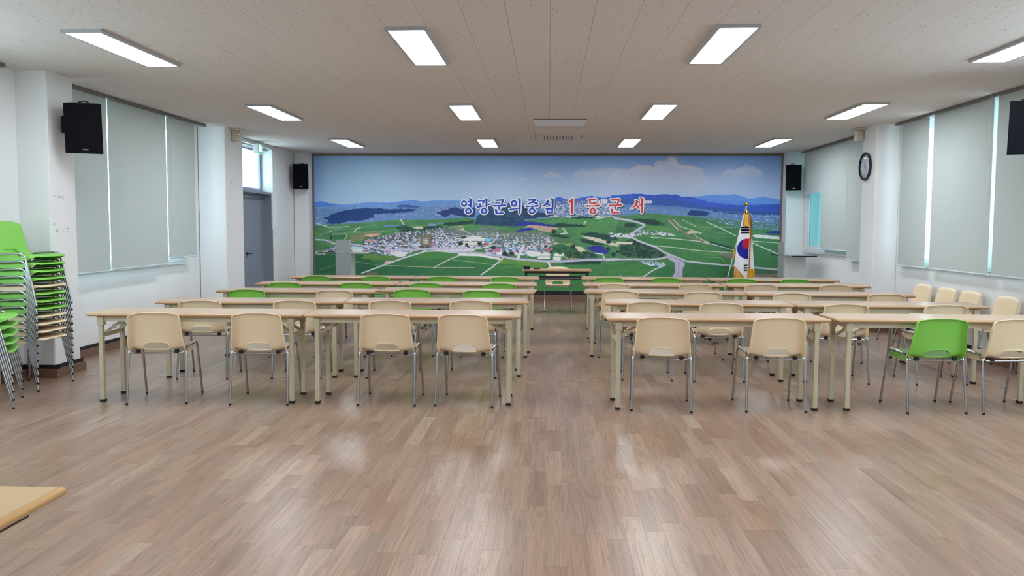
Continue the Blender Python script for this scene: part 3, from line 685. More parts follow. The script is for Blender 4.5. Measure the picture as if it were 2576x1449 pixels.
    mix(inpoly(Lf([(100, 1200), (240, 1120), (340, 1095), (500, 1080), (700, 1120), (1200, 1150), (1000, 1230), (700, 1190), (300, 1170)]), 1), (92, 98, 128), .7)
    mix(inpoly(Mf([(380, 940), (620, 870), (760, 940), (1200, 930), (1340, 1010), (1300, 1160), (1000, 1200), (560, 1200), (560, 1120), (200, 1130), (0, 1080), (0, 900), (180, 900)]), 1), (104, 112, 116), .8)
    VC = [(222, 222, 234), (206, 206, 226), (190, 190, 214), (116, 118, 172), (84, 90, 146), (162, 154, 190), (226, 226, 234), (62, 88, 80), (70, 94, 84), (150, 190, 220), (184, 146, 170), (210, 204, 208), (130, 124, 140), (200, 200, 220), (172, 172, 204)]
    flecks(1500, Lf([(600, 1050), (1000, 955), (1500, 905), (1650, 960), (1888, 1000), (1888, 1140), (1400, 1140), (900, 1150), (640, 1110)]), VC, (2, 7), (1, 3.4), 31)
    flecks(260, Lf([(110, 1190), (240, 1125), (340, 1100), (600, 1100), (1200, 1150), (1050, 1215), (600, 1160), (300, 1160)]), VC, (4, 11), (1.5, 4), 32)
    flecks(1200, Mf([(0, 930), (200, 1000), (560, 930), (700, 960), (1200, 950), (1320, 1020), (1280, 1150), (1000, 1180), (560, 1190), (560, 1110), (200, 1120), (0, 1120)]), VC, (2, 7), (1, 3.6), 33)
    flecks(220, Rf([(-80, 890), (120, 900), (240, 860), (480, 870), (620, 915), (300, 905), (120, 935), (-80, 930)]), VC[:3]+VC[4:5], (3, 8), (1, 3), 34)
    flecks(70, Rf([(180, 1185), (330, 1180), (500, 1200), (450, 1240), (330, 1220)]), VC[:4]+[(110, 180, 210)], (3, 8), (2, 4), 35)
    for P, c in ((Lf([(690, 1040), (760, 1035), (750, 1060), (660, 1060)]), (196, 142, 138)), (Lf([(890, 1145), (1000, 1140), (990, 1165), (870, 1165)]), (196, 92, 128)), (Lf([(510, 1105), (630, 1118), (620, 1150), (490, 1135)]), (178, 206, 232)), (Lf([(500, 1135), (640, 1145), (620, 1175), (520, 1175)]), (232, 232, 238)),
                 (Lf([(930, 1190), (1090, 1150), (1150, 1170), (1100, 1220), (1040, 1230)]), (222, 222, 234)), (Lf([(1050, 1150), (1140, 1140), (1150, 1165), (1080, 1170)]), (96, 110, 176)), (Lf([(1180, 1085), (1280, 1065), (1270, 1100), (1200, 1105)]), (170, 200, 226)),
                 (Mf([(310, 1015), (480, 1000), (600, 1010), (560, 1042), (320, 1040)]), (228, 230, 228)), (Mf([(365, 995), (520, 985), (520, 1002), (370, 1006)]), (196, 206, 212)), (Mf([(550, 1018), (640, 1012), (620, 1045), (548, 1042)]), (96, 184, 214)), (Mf([(230, 1080), (330, 1050), (560, 1050), (540, 1075), (300, 1100)]), (202, 198, 196)),
                 (Mf([(1015, 1160), (1060, 1148), (1180, 1160), (1200, 1200), (1100, 1215), (1020, 1200)]), (214, 224, 220)), (Mf([(1190, 1180), (1240, 1158), (1290, 1180), (1285, 1205), (1190, 1205)]), (232, 238, 240)), (Mf([(1150, 1210), (1285, 1208), (1285, 1240), (1150, 1238)]), (222, 226, 236)),
                 (Mf([(1330, 1180), (1390, 1160), (1440, 1175), (1436, 1208), (1330, 1208)]), (236, 240, 240)), (Mf([(1320, 1210), (1410, 1212), (1405, 1250), (1320, 1250)]), (222, 228, 228)), (Mf([(650, 1130), (700, 1112), (735, 1135), (720, 1165), (650, 1160)]), (176, 106, 140)), (Mf([(570, 1150), (650, 1140), (650, 1165), (570, 1160)]), (140, 96, 120)),
                 (Mf([(790, 1115), (830, 1105), (830, 1140), (790, 1142)]), (110, 150, 210)), (Mf([(885, 1110), (925, 1105), (925, 1135), (885, 1135)]), (80, 160, 210)), (Mf([(1085, 1122), (1150, 1118), (1150, 1135), (1080, 1135)]), (110, 184, 218)), (Mf([(1230, 1120), (1300, 1115), (1320, 1140), (1240, 1140)]), (196, 100, 130)),
                 (Mf([(550, 1065), (590, 1062), (585, 1085), (555, 1085)]), (200, 60, 70)), (Mf([(690, 1165), (760, 1165), (770, 1205), (690, 1205)]), (224, 224, 232)), (Mf([(870, 1045), (920, 1045), (920, 1072), (880, 1072)]), (160, 200, 220)), (Mf([(890, 1180), (1000, 1180), (1000, 1200), (890, 1200)]), (214, 216, 226))): mix(inpoly(P), c)
    for cx, cy, r in ((290, 1070, 28), (500, 1068, 26), (360, 1085, 18), (1935, 1045, 22), (1330, 935, 26), (1540, 1100, 24), (1930, 1125, 20), (1990, 1185, 22), (650, 1110, 26), (320, 1000, 16), (1240, 1100, 20), (780, 1185, 30), (860, 1175, 22)):
        a = np.linspace(0, 2*PI, 11)[:-1]; mix(inpoly(Mf([(cx+r*math.cos(q)*1.1, cy+r*math.sin(q)) for q in a]), .8), (34, 58, 60))
    flecks(120, Mf([(1230, 1080), (1400, 1070), (1500, 1130), (1800, 1170), (1780, 1240), (1500, 1250), (1440, 1180), (1260, 1160)]), [(34, 62, 52), (44, 78, 58), (70, 100, 70)], (3, 8), (2, 5), 36)
    # lower fields
    G = [(46, 112, 68), (60, 132, 66), (54, 122, 68), (38, 100, 62), (70, 142, 66)]
    for P, c in ((Lf([(90, 1210), (600, 1190), (820, 1320), (600, 1412), (90, 1412)]), G[3]), (Lf([(600, 1240), (700, 1196), (900, 1205), (1085, 1240), (960, 1275), (800, 1262)]), (100, 150, 66)), (Lf([(1150, 1240), (1340, 1160), (1720, 1200), (1600, 1245)]), G[4]), (Lf([(900, 1318), (1130, 1235), (1240, 1240), (1350, 1270), (1450, 1245), (1600, 1245), (1430, 1335)]), G[2]),
                 (Lf([(640, 1412), (890, 1325), (1420, 1338), (1280, 1412)]), G[0]), (Mf([(-120, 1412), (190, 1235), (740, 1290), (640, 1340), (520, 1412)]), G[2]), (Mf([(200, 1235), (560, 1225), (720, 1260), (650, 1308), (430, 1280)]), G[1]),
                 (Mf([(530, 1412), (680, 1310), (760, 1238), (1250, 1270), (1260, 1330), (1700, 1300), (2040, 1300), (2040, 1600), (530, 1600)]), G[1]), (Mf([(700, 1300), (760, 1240), (960, 1248), (1250, 1272), (1256, 1318), (1100, 1322), (850, 1300)]), (112, 166, 62)),
                 (Mf([(850, 1310), (1256, 1318), (1200, 1345), (700, 1345)]), (86, 150, 62)), (Mf([(1300, 1310), (1600, 1302), (1930, 1310), (1820, 1412), (1300, 1412)]), (66, 142, 70)), (Rf([(-80, 1240), (130, 1215), (330, 1225), (430, 1260), (280, 1355), (-80, 1355)]), (70, 142, 70)), (Rf([(350, 1355), (510, 1235), (600, 1220), (600, 1355)]), (50, 124, 68)),
                 (Rf([(720, 1210), (1180, 1235), (1290, 1270), (1300, 1360), (720, 1360)]), (54, 118, 66)), (Rf([(620, 1100), (1100, 1130), (1190, 1160), (1190, 1215), (720, 1165)]), (66, 138, 68)), (Rf([(1250, 1100), (1640, 1260), (1690, 1270), (1690, 1100)]), (66, 132, 80)), (Rf([(1390, 1265), (1640, 1275), (1690, 1360), (1390, 1360)]), (70, 104, 72))): mix(inpoly(P, .35), c)
    mix(np.clip((vnoise(30, 7, 44)-.45)*4, 0, 1)*np.clip((Y-640)/20, 0, 1)*(img[..., 1] > img[..., 0]+25), (40, 104, 66), .35)
    # roads
    line(Lf([(95, 1035), (200, 1040), (330, 1085)]), 4, LAV); line(Lf([(500, 1085), (700, 1110), (860, 1145), (1100, 1150), (1400, 1130), (1888, 1135)]), 4, LAV); line(Lf([(1500, 900), (1560, 980), (1700, 1130)]), 3, LAV)
    line(Mf([(0, 1140), (300, 1165), (560, 1185), (700, 1205), (900, 1240), (1250, 1265), (1450, 1262), (1700, 1246), (2040, 1235)]), 5.5, (176, 170, 196)); line(Mf([(270, 1195), (500, 1200), (720, 1240)]), 6, (216, 214, 222)); line(Mf([(0, 1155), (300, 1180), (560, 1215)]), 1.5, (222, 222, 232))
    line(Mf([(930, 1230), (960, 1150), (990, 1100)]), 8, (200, 196, 214)); line(Mf([(380, 1140), (500, 1125), (650, 1090)]), 2.5, (206, 204, 200)); line(Mf([(700, 950), (690, 1010), (640, 1060), (610, 1090)]), 3, LAV)
    line(Mf([(160, 890), (300, 880), (330, 930), (440, 985)]), 2, (190, 184, 160)); line(Mf([(1430, 900), (1470, 950), (1400, 960)]), 3, (200, 196, 200)); line(Mf([(1660, 850), (1680, 820)]), 3, (206, 206, 200)); line(Mf([(1790, 790), (1900, 770)]), 3, (200, 200, 205))
    line(Lf([(620, 1410), (850, 1325), (960, 1285), (1100, 1235), (1340, 1160), (1500, 1150), (1888, 1145)]), 3.6, (200, 196, 206)); line(Lf([(900, 1322), (1430, 1340), (1888, 1338)]), 1.4, (190, 176, 140)); line(Lf([(500, 1275), (820, 1322)]), 1.2, (150, 190, 140)); line(Lf([(105, 1385), (310, 1325)]), 1.2, (120, 160, 130))
    line(Mf([(-20, 1345), (130, 1265), (280, 1200)]), 2.6, (196, 188, 186)); line(Mf([(200, 1255), (430, 1280), (660, 1305)]), 1.4, (170, 196, 150)); line(Mf([(520, 1418), (640, 1335), (760, 1235)]), 3.4, (206, 200, 208)); line(Mf([(1265, 1272), (1285, 1310), (1300, 1340)]), 6, (198, 194, 206)); line(Mf([(1790, 1170), (1870, 1180), (1890, 1225)]), 3, (202, 200, 208))
    mix(inpoly(Lf([(870, 1290), (900, 1270), (965, 1272), (950, 1290), (880, 1305)])), (200, 160, 160)); mix(inpoly(Lf([(640, 1210), (690, 1200), (640, 1240)])), (110, 150, 80))
    line(Rf([(-20, 740), (100, 755), (200, 775), (280, 800), (290, 818), (230, 850), (150, 905), (150, 930), (230, 975), (330, 1010), (420, 1040), (500, 1095)]), 4.5, LAV); line(Rf([(495, 1090), (600, 1130), (720, 1180), (900, 1200), (1180, 1225), (1400, 1240), (1690, 1265)]), 4, (186, 182, 200))
    line(Rf([(-100, 1180), (0, 1168), (200, 1165), (400, 1165), (500, 1150), (540, 1130)]), 4, LAV); mix(inpoly(Rf([(520, 1110), (560, 1125), (700, 1190), (715, 1215), (690, 1260), (690, 1352), (585, 1352), (615, 1290), (610, 1200), (540, 1160)])), (172, 164, 190)); line(Rf([(640, 1350), (655, 1260), (640, 1200)]), 1.2, (120, 116, 150))
    line(Rf([(280, 1352), (400, 1270), (510, 1225)]), 3, (200, 196, 206)); line(Rf([(360, 935), (600, 950), (860, 975), (1000, 1005), (1200, 1060)]), 1.8, (206, 214, 200)); line(Rf([(370, 1020), (600, 1040), (870, 1072), (1200, 1092)]), 1.8, (196, 206, 190)); line(Rf([(930, 775), (1080, 840), (1230, 915)]), 2.2, (206, 216, 206)); line(Rf([(1380, 980), (1690, 1110)]), 2.4, (214, 222, 216)); line(Rf([(1380, 968), (1690, 990)]), 1.8, (190, 214, 200)); line(Rf([(680, 752), (820, 822)]), 1.6, (190, 200, 180)); line(Rf([(850, 828), (1230, 830)]), 1.2, (150, 180, 160)); line(Rf([(810, 900), (830, 930), (960, 990)]), 2, (190, 190, 176)); line(Rf([(40, 1320), (55, 1352)]), 1.4, (200, 200, 190)); line(Rf([(910, 1135), (1080, 1145), (1140, 1200)]), 1.2, (160, 190, 150))
    mix(inpoly(Rf([(1390, 915), (1430, 902), (1560, 908), (1690, 925), (1690, 952), (1560, 945), (1440, 935)])), (212, 214, 222))
    # print grain
    img[:] = img*(1+(vnoise(3, 2.2, 55, 2)[..., None]-.5)*.16*np.clip((Y-500)/20, .12, 1)[..., None])
    gr = np.clip((img[..., 1]-np.maximum(img[..., 0], img[..., 2]))/50, 0, 1)[..., None]
    img[:] = img*(1-.18*gr)+np.array((112, 130, 132))*.18*gr
    c = np.clip(img/255, 0, 1); c = np.where(c <= .04045, c/12.92, ((c+.055)/1.055)**2.4)
    sk = np.clip((hz[None, :]+6-Y)/6, 0, 1)[..., None]; c = np.clip(c*(1.5*(1-sk)+sk*np.array((1.72, 1.52, 2.15)))*(1-.22*gr), 0, .95)  # sky lifted above the land: light missing near the ceiling put into the colour
    gx = MX0+(MX1-MX0)*(U-.5)/(NU-1); gz = MZ1+(MZ0-MZ1)*(Vv-.5)/(NV-1)
    V = np.stack([gx, np.full_like(gx, MY), gz], -1).reshape(-1, 3)
    idx = np.arange(NU*NV).reshape(NV, NU); Fq = np.stack([idx[:-1, :-1], idx[1:, :-1], idx[1:, 1:], idx[:-1, 1:]], -1).reshape(-1, 4)
    me = fastmesh('printed_picture', V, Fq)
    a = me.color_attributes.new('print', 'FLOAT_COLOR', 'POINT'); buf = np.ones((NU*NV, 4), 'f'); buf[:, :3] = c.reshape(-1, 3)
    a.data.foreach_set('color', buf.ravel()); return me
mural = thing('wall_mural', 'wide framed aerial landscape mural with blue and red lettering on the back wall', 'mural', (0, 0, 0))
obj('backing_board', box(BM(), (MX0-.02, MY+.004, MZ0), (MX1+.02, YB-.001, MZ1+.02)), DARK, mural)
obj('printed_picture', mural_mesh(), attr_mat('mural_print', .42, .35), mural)
obj('picture_frame', boxes([(MX0-.052, MY-.03, MZ0, MX0, MY+.02, MZ1+.045), (MX1, MY-.03, MZ0, MX1+.046, MY+.02, MZ1+.045), (MX0, MY-.03, MZ1, MX1, MY+.02, MZ1+.045)]), BRONZE, mural)

# lettering, one outline board per character with its coloured face
LET = {
 'A': (1150, [('o', 345, 545, 150, 150, 345, 535, 68, 75), [(300,345),(385,365),(370,400),(315,400)], [(555,260),(600,255),(680,280),(740,315),(735,400),(730,600),(720,700),(690,745),(665,745),(645,690),(635,600),(635,380),(615,320),(575,285)],
    [(490,405),(560,408),(640,400),(640,465),(590,472),(550,468)], [(510,585),(560,582),(640,570),(640,640),(590,648),(545,635)], ('o', 565, 910, 165, 145, 565, 905, 73, 82), [(535,725),(605,735),(590,775),(540,775)]]),
 'B': (1150, [[(1010,380),(1060,378),(1200,380),(1300,362),(1340,360),(1375,385),(1370,430),(1340,520),(1290,590),(1245,612),(1262,540),(1265,450),(1240,425),(1160,428),(1070,450),(1040,430)], [(1060,520),(1140,528),(1200,555),(1195,600),(1190,665),(1110,675),(1110,600),(1100,565)],
    [(945,680),(1100,670),(1250,650),(1420,620),(1420,660),(1250,700),(1120,730),(1040,772),(1000,750)], [(1335,260),(1385,255),(1470,285),(1525,320),(1515,400),(1510,600),(1500,690),(1470,750),(1445,750),(1425,680),(1415,560),(1415,380),(1395,310)],
    [(1505,585),(1550,545),(1600,530),(1640,550),(1645,585),(1620,612),(1560,615),(1505,610)], ('o', 1345, 910, 170, 148, 1345, 905, 75, 82), [(1310,728),(1385,738),(1370,780),(1320,775)]]),
 'C': (1150, [[(1860,335),(1950,340),(2100,335),(2220,312),(2300,318),(2345,355),(2320,440),(2280,530),(2240,610),(2160,610),(2190,540),(2215,440),(2225,400),(2180,398),(2080,405),(1980,418),(1900,395)],
    [(1760,600),(1850,612),(2100,612),(2260,600),(2340,575),(2420,580),(2455,610),(2450,650),(2400,670),(2250,672),(2050,672),(1930,685),(1860,705),(1800,660)], [(2055,660),(2150,660),(2150,760),(2130,840),(2095,875),(2070,850),(2055,760)],
    [(1855,815),(1920,808),(2005,835),(2000,900),(2005,985),(2060,1000),(2150,985),(2220,960),(2290,968),(2320,1000),(2305,1040),(2240,1052),(2000,1052),(1930,1048),(1905,1000),(1895,890)]]),
 'D': (1270, [('o', 455, 530, 155, 165, 460, 530, 68, 75), [(415,350),(500,365),(490,400),(425,395)], [(200,795),(320,790),(500,775),(700,750),(700,800),(560,820),(420,850),(300,905),(250,870)],
    [(610,262),(660,258),(740,285),(805,320),(798,420),(790,700),(780,900),(765,1010),(735,1068),(710,1030),(700,900),(695,600),(695,380),(665,310)]]),
 'E': (1270, [[(1105,320),(1200,322),(1350,318),(1480,300),(1540,300),(1580,350),(1550,390),(1480,430),(1430,470),(1500,478),(1590,475),(1650,510),(1665,560),(1620,578),(1540,560),(1450,525),(1380,500),(1280,540),(1150,590),(1045,592),(1180,520),(1320,440),(1400,385),(1330,385),(1250,400),(1180,405)],
    [(1000,640),(1080,645),(1300,650),(1450,645),(1540,605),(1630,600),(1690,625),(1705,660),(1680,690),(1550,695),(1300,692),(1190,705),(1120,735),(1060,710)], [(1310,680),(1415,680),(1412,780),(1318,780)], ('o', 1360, 910, 170, 148, 1358, 905, 75, 85)]),
 'F': (1270, [[(2060,335),(2120,340),(2190,375),(2215,410),(2190,470),(2150,540),(2220,560),(2260,610),(2265,670),(2240,695),(2190,650),(2110,580),(2020,640),(1920,685),(1835,700),(1900,640),(1990,550),(2060,480),(2095,420),(2085,370)],
    [(2245,262),(2300,258),(2380,285),(2445,315),(2435,400),(2430,600),(2425,770),(2335,770),(2335,600),(2330,380),(2300,310)], [(2000,770),(2080,760),(2200,770),(2340,745),(2420,760),(2420,800),(2410,835),(2070,835)], [(2065,825),(2155,825),(2155,1035),(2100,1062),(2085,1040),(2080,950)],
    [(2320,825),(2412,825),(2405,900),(2400,1000),(2320,1000)], [(2150,965),(2400,965),(2425,995),(2400,1020),(2250,1025),(2150,1030)]]),
 'G': (1400, [[(735,275),(835,275),(835,1040),(715,1040),(715,490),(600,490),(600,410),(680,385),(720,340)]]),
 'H': (1400, [[(1545,320),(1620,300),(1700,310),(1800,312),(1880,285),(1960,285),(2000,320),(1990,360),(1930,372),(1715,372),(1700,420),(1712,485),(1780,495),(1860,470),(1950,455),(2010,475),(2020,520),(1990,545),(1900,550),(1660,548),(1625,520),(1618,400),(1600,360)],
    [(1450,610),(1550,618),(1750,630),(1900,622),(1990,588),(2100,585),(2160,615),(2160,655),(2100,680),(1900,680),(1700,675),(1600,690),(1540,718),(1500,680)], ('o', 1812, 915, 172, 150, 1812, 910, 75, 80), [(1785,715),(1830,730),(1860,765),(1790,775)]]),
 'J': (1510, [[(1730,362),(1790,360),(1870,395),(1905,430),(1880,500),(1830,590),(1830,620),(1900,650),(1950,710),(1950,790),(1925,825),(1890,800),(1830,720),(1775,655),(1700,720),(1620,780),(1510,820),(1600,730),(1680,650),(1730,570),(1775,470),(1770,410)],
    [(1885,580),(1960,585),(2045,570),(2045,625),(1980,640),(1940,640)], [(1955,240),(2010,235),(2090,265),(2160,295),(2150,400),(2140,650),(2130,880),(2105,990),(2070,1050),(2045,1010),(2040,880),(2040,600),(2040,380),(2010,310)]]),
}
LET['I'] = (1510, [[(a-1358, b-20) for a, b in P] for P in LET['C'][1]])
NB = mat('letter_blue', (12, 74, 205), .4); NR = mat('letter_red', (226, 60, 70), .4); NW = mat('letter_white', (244, 247, 255), .4); NS = mat('letter_shadow_print', (12, 18, 52), .5)
def letter(key):
    ox, shapes = LET[key]
    def W(x, y, dx=0, dy=0):
        p = at_y((ox+(x+dx)/19.815, 485+(y+dy)/19.815), MY); return p[0], p[2]
    def smooth(P):
        if key == 'G': return P
        out = []
        for (xa, ya), (xb, yb) in zip(P, P[1:]+P[:1]): out += [(xa*.78+xb*.22, ya*.78+yb*.22), (xa*.22+xb*.78, ya*.22+yb*.78)]
        return out
    S = [s if isinstance(s, tuple) else smooth(s) for s in shapes]
    allx = [p[0] for s in S if not isinstance(s, tuple) for p in s]+[s[1]+q*s[3] for s in S if isinstance(s, tuple) for q in (-1, 1)]
    ally = [p[1] for s in S if not isinstance(s, tuple) for p in s]+[s[2]+q*s[4] for s in S if isinstance(s, tuple) for q in (-1, 1)]
    st = 9.0; gx = np.arange(min(allx)-80, max(allx)+90, st); gy = np.arange(min(ally)-80, max(ally)+90, st)
    X, Y = np.meshgrid(gx, gy); D = np.full(X.shape, 1e9)
    for s in S:                                   # signed distance of the union of strokes
        if isinstance(s, tuple):
            _, cx, cy, rx, ry, hx, hy, qx, qy = s
            a = (np.hypot((X-cx)/rx, (Y-cy)/ry)-1)*min(rx, ry); b_ = (1-np.hypot((X-hx)/qx, (Y-hy)/qy))*min(qx, qy); d_ = np.maximum(a, b_)
        else:
            P = np.array(s, float); d_ = np.full(X.shape, 1e9); ins = np.zeros(X.shape, bool)
            for (xa, ya), (xb, yb) in zip(P, np.roll(P, -1, 0)):
                dx, dy = xb-xa, yb-ya; t = np.clip(((X-xa)*dx+(Y-ya)*dy)/(dx*dx+dy*dy+1e-9), 0, 1)
                d_ = np.minimum(d_, np.hypot(X-xa-t*dx, Y-ya-t*dy))
                if ya != yb: ins ^= ((ya > Y) != (yb > Y)) & (X < (xb-xa)*(Y-ya)/(yb-ya)+xa)
            d_ = np.where(ins, -d_, d_)
        D = np.minimum(D, d_)
    def grow(rad, y0, y1, dx=0, dy=0):
        """marching squares at distance rad, given a thickness"""
        Q = D-rad; bm = BM(); cache = {}
        def vert(k, x, y):
            if k not in cache: a, c = W(x, y, dx, dy); cache[k] = bm.verts.new((a, y0, c))
            return cache[k]
        ny, nx = Q.shape
        for r in range(ny-1):
            for c in range(nx-1):
                cor = ((r, c), (r, c+1), (r+1, c+1), (r+1, c)); val = [Q[p] for p in cor]
                if min(val) >= 0: continue
                poly = []
                for k in range(4):
                    p, q = cor[k], cor[(k+1) % 4]; a, b_ = val[k], val[(k+1) % 4]
                    if a < 0: poly.append(vert(p, gx[p[1]], gy[p[0]]))
                    if (a < 0) != (b_ < 0):
                        t = a/(a-b_); poly.append(vert(tuple(sorted((p, q))), gx[p[1]]*(1-t)+gx[q[1]]*t, gy[p[0]]*(1-t)+gy[q[0]]*t))
                if len(poly) > 2:
                    try: bm.faces.new(poly)
                    except ValueError: pass
        bmesh.ops.dissolve_limit(bm, angle_limit=.02, verts=bm.verts[:], edges=bm.edges[:])
        ex = bmesh.ops.extrude_face_region(bm, geom=bm.faces[:]); vs = [v for v in ex['geom'] if isinstance(v, bmesh.types.BMVert)]
        bmesh.ops.translate(bm, verts=vs, vec=(0, y1-y0, 0)); bmesh.ops.triangulate(bm, faces=bm.faces[:]); return bm
    o = obj('letter', grow(58, MY-.006, MY-.003), NW, mural)
    obj('letter_face', grow(0, MY-.009, MY-.0062), NR if key in 'GHIJ' else NB, o)
    obj('letter_shadow', grow(58, MY-.0025, MY-.001, 26, 34), NS, o)
for k_ in 'ABCDEFGHIJ': letter(k_)

# ------------------------------------------------------------------ stacking chairs
def chair_meshes():
    # rows of the moulded shell: (y, z, half width, side curl y, side curl z)
    rows = [(.226, .452, .150, 0, .000), (.220, .458, .174, 0, .004), (.203, .462, .188, 0, .008), (.170, .464, .198, 0, .010), (.120, .461, .205, 0, .014), (.060, .456, .210, 0, .018),
            (.000, .450, .212, 0, .022), (-.060, .444, .211, .004, .026), (-.115, .439, .214, .012, .030), (-.152, .441, .218, .026, .032), (-.176, .453, .222, .042, .028),
            (-.188, .470, .224, .052, .020), (-.195, .492, .223, .056, .012), (-.202, .530, .219, .056, .004), (-.210, .580, .214, .052, 0), (-.219, .635, .209, .046, 0), (-.229, .690, .205, .040, -.002),
            (-.238, .730, .203, .036, -.006), (-.245, .755, .199, .033, -.014), (-.248, .768, .190, .030, -.020)]
    us = [-1, -.985, -.93, -.78, -.62, -.48, -.30, -.15, 0, .15, .30, .48, .62, .78, .93, .985, 1]
    fl = [(0, -.004), (0, -.006), (0, -.014), (0, -.032), (0, -.048), (0, -.052), (0, -.052), (0, -.050), (-.006, -.046), (-.020, -.034), (-.030, -.022), (-.036, -.010), (-.040, 0),
          (-.044, 0), (-.046, 0), (-.046, 0), (-.043, 0), (-.036, 0), (-.028, -.002), (-.020, -.004)]
    C0, C1 = 5, 11
    bm = BM(); G = []
    for j, (y, z, hw, cy, cz) in enumerate(rows):
        r = []
        for u in us:
            k = abs(u)**2.6; w = 1 if abs(u) == 1 else (.16 if abs(u) > .98 else 0); t_ = -.014 if j == len(rows)-1 else 0
            r.append(bm.verts.new((u*hw, y+cy*k*.45+fl[j][0]*w+t_*(1-w), z+cz*k*(.8 if j < 12 else 1)+fl[j][1]*w)))
        G.append(r)
    hj = (10, 13)                                    # the hand hole lies between these rows
    for j, w in ((10, .104), (11, .104), (12, .099), (13, .078)):
        for i in (C0, C1): G[j][i].co.x = math.copysign(w, G[j][i].co.x)
        for i in (C0+1, C1-1): G[j][i].co.x = math.copysign(w*.66, G[j][i].co.x)
    for i in range(C0, C1+1): G[13][i].co.z -= .014
    for i in (C0, C1): G[13][i].co.z -= .007
    for j in range(len(rows)-1):
        for i in range(len(us)-1):
            if hj[0] <= j < hj[1] and C0 <= i < C1: continue
            bm.faces.new((G[j][i], G[j][i+1], G[j+1][i+1], G[j+1][i]))
    hole = [G[10][i].co.copy() for i in range(C0, C1+1)]+[G[11][C1].co.copy(), G[12][C1].co.copy()]+[G[13][i].co.copy() for i in range(C1, C0-1, -1)]+[G[12][C0].co.copy(), G[11][C0].co.copy()]
    edge = [G[j][0].co.copy() for j in range(len(rows))]+[v.co.copy() for v in G[-1][1:]]+[G[j][-1].co.copy() for j in range(len(rows)-2, -1, -1)]+[v.co.copy() for v in G[0][-2:0:-1]]
    bmesh.ops.recalc_face_normals(bm, faces=bm.faces)
    shell = bake(bm, [('SUBSURF', dict(levels=1, render_levels=1)), ('SOLIDIFY', dict(thickness=.0055, offset=0))], 'shell'); shell.shade_smooth()
    shell.set_sharp_from_angle(angle=1.0)
    sm = lambda P, it: P if it == 0 else sm([p*.75+q*.25 if s else p*.25+q*.75 for p, q in zip(P, P[1:]+P[:1]) for s in (1, 0)], it-1)
    rim = BM(); tube(rim, [p+Vector((0, -.004, 0)) for p in sm(hole, 1)], .0060, 6, True)
    lip = BM(); tube(lip, sm(edge, 1), .0036, 6, True)
    fr = []
    for s in (-1, 1):
        P = [(s*.2375, -.225, .016), (s*.229, -.168, .440), (s*.226, -.135, .470), (s*.226, .088, .484), (s*.229, .128, .462), (s*.2375, .225, .016)]
        fr.append(tube(BM(), fillet(P, .035, 4), .0098, 8))
    cb = BM(); tube(cb, fillet([(-.229, -.163, .446), (-.205, -.172, .424), (.205, -.172, .424), (.229, -.163, .446)], .02), .0075, 8)
    tube(cb, [(-.226, .06, .474), (-.19, .06, .446), (.19, .06, .446), (.226, .06, .474)], .0075, 8)
    ft = []
    for s in (-1, 1):
        for y, dy in ((-.225, -1), (.225, 1)):
            b = BM(); lathe(b, [(.0095, 0), (.0106, .003), (.0102, .014)], (s*.2375, y, 0), 10); ft.append(b)
    cl = []
    for s in (-1, 1): cl.append(rbox(BM(), (s*.155, -.172, .436), (.036, .026, .028), bev=.004))
    return shell, rim, lip, fr, cb, ft, cl
SH = chair_meshes()
def make_chair(name_mat):
    t = thing('stacking_chair', '', 'chair'); shell, rim, lip, fr, cb, ft, cl = SH
    if isinstance(rim, bmesh.types.BMesh): pass
    a = obj('seat_shell', shell.copy(), name_mat, t)
    obj('shell_lip', rim_lip['lip'].copy(), name_mat, a); obj('hand_hole_rim', rim_lip['rim'].copy(), name_mat, a)
    for k in range(2):
        f = bpy.data.objects.new('side_frame', rim_lip['fr%d' % k]); link(f, t)
        for j in range(2): g = bpy.data.objects.new('foot_cap', rim_lip['ft%d' % (2*k+j)]); link(g, f)
    link(bpy.data.objects.new('cross_bars', rim_lip['cb']), t)
    for k in range(2): link(bpy.data.objects.new('seat_clip', rim_lip['cl%d' % k]), t)
    return t
def tomesh(bm, m, n, smooth=True):
    bmesh.ops.recalc_face_normals(bm, faces=bm.faces); me = bpy.data.meshes.new(n); bm.to_mesh(me); bm.free()
    if m: me.materials.append(m)
    if smooth: me.shade_smooth(); me.set_sharp_from_angle(angle=.8)
    return me
rim_lip = {'rim': tomesh(SH[1], None, 'rim'), 'lip': tomesh(SH[2], None, 'lip'), 'cb': tomesh(SH[4], CHROME, 'cross_bars')}
for k in range(2): rim_lip['fr%d' % k] = tomesh(SH[3][k], CHROME, 'side_frame'); rim_lip['cl%d' % k] = tomesh(SH[6][k], RUBBER, 'seat_clip', False)
for k in range(4): rim_lip['ft%d' % k] = tomesh(SH[5][k], RUBBER, 'foot_cap')
PRO = {'cream': make_chair(CREAM), 'green': make_chair(GREEN)}
for k in PRO: PRO[k]['used'] = 0
def chair(kind, x, y, rz, label, group, z=0):
    p = PRO[kind]
    if not p['used']:
        p['used'] = 1; p.location = (x, y, z); p.rotation_euler = (0, 0, rz); p['label'] = label; p['group'] = group; return p
    c = dup(p, (x, y, z), rz, label, group); del c['used']; return c

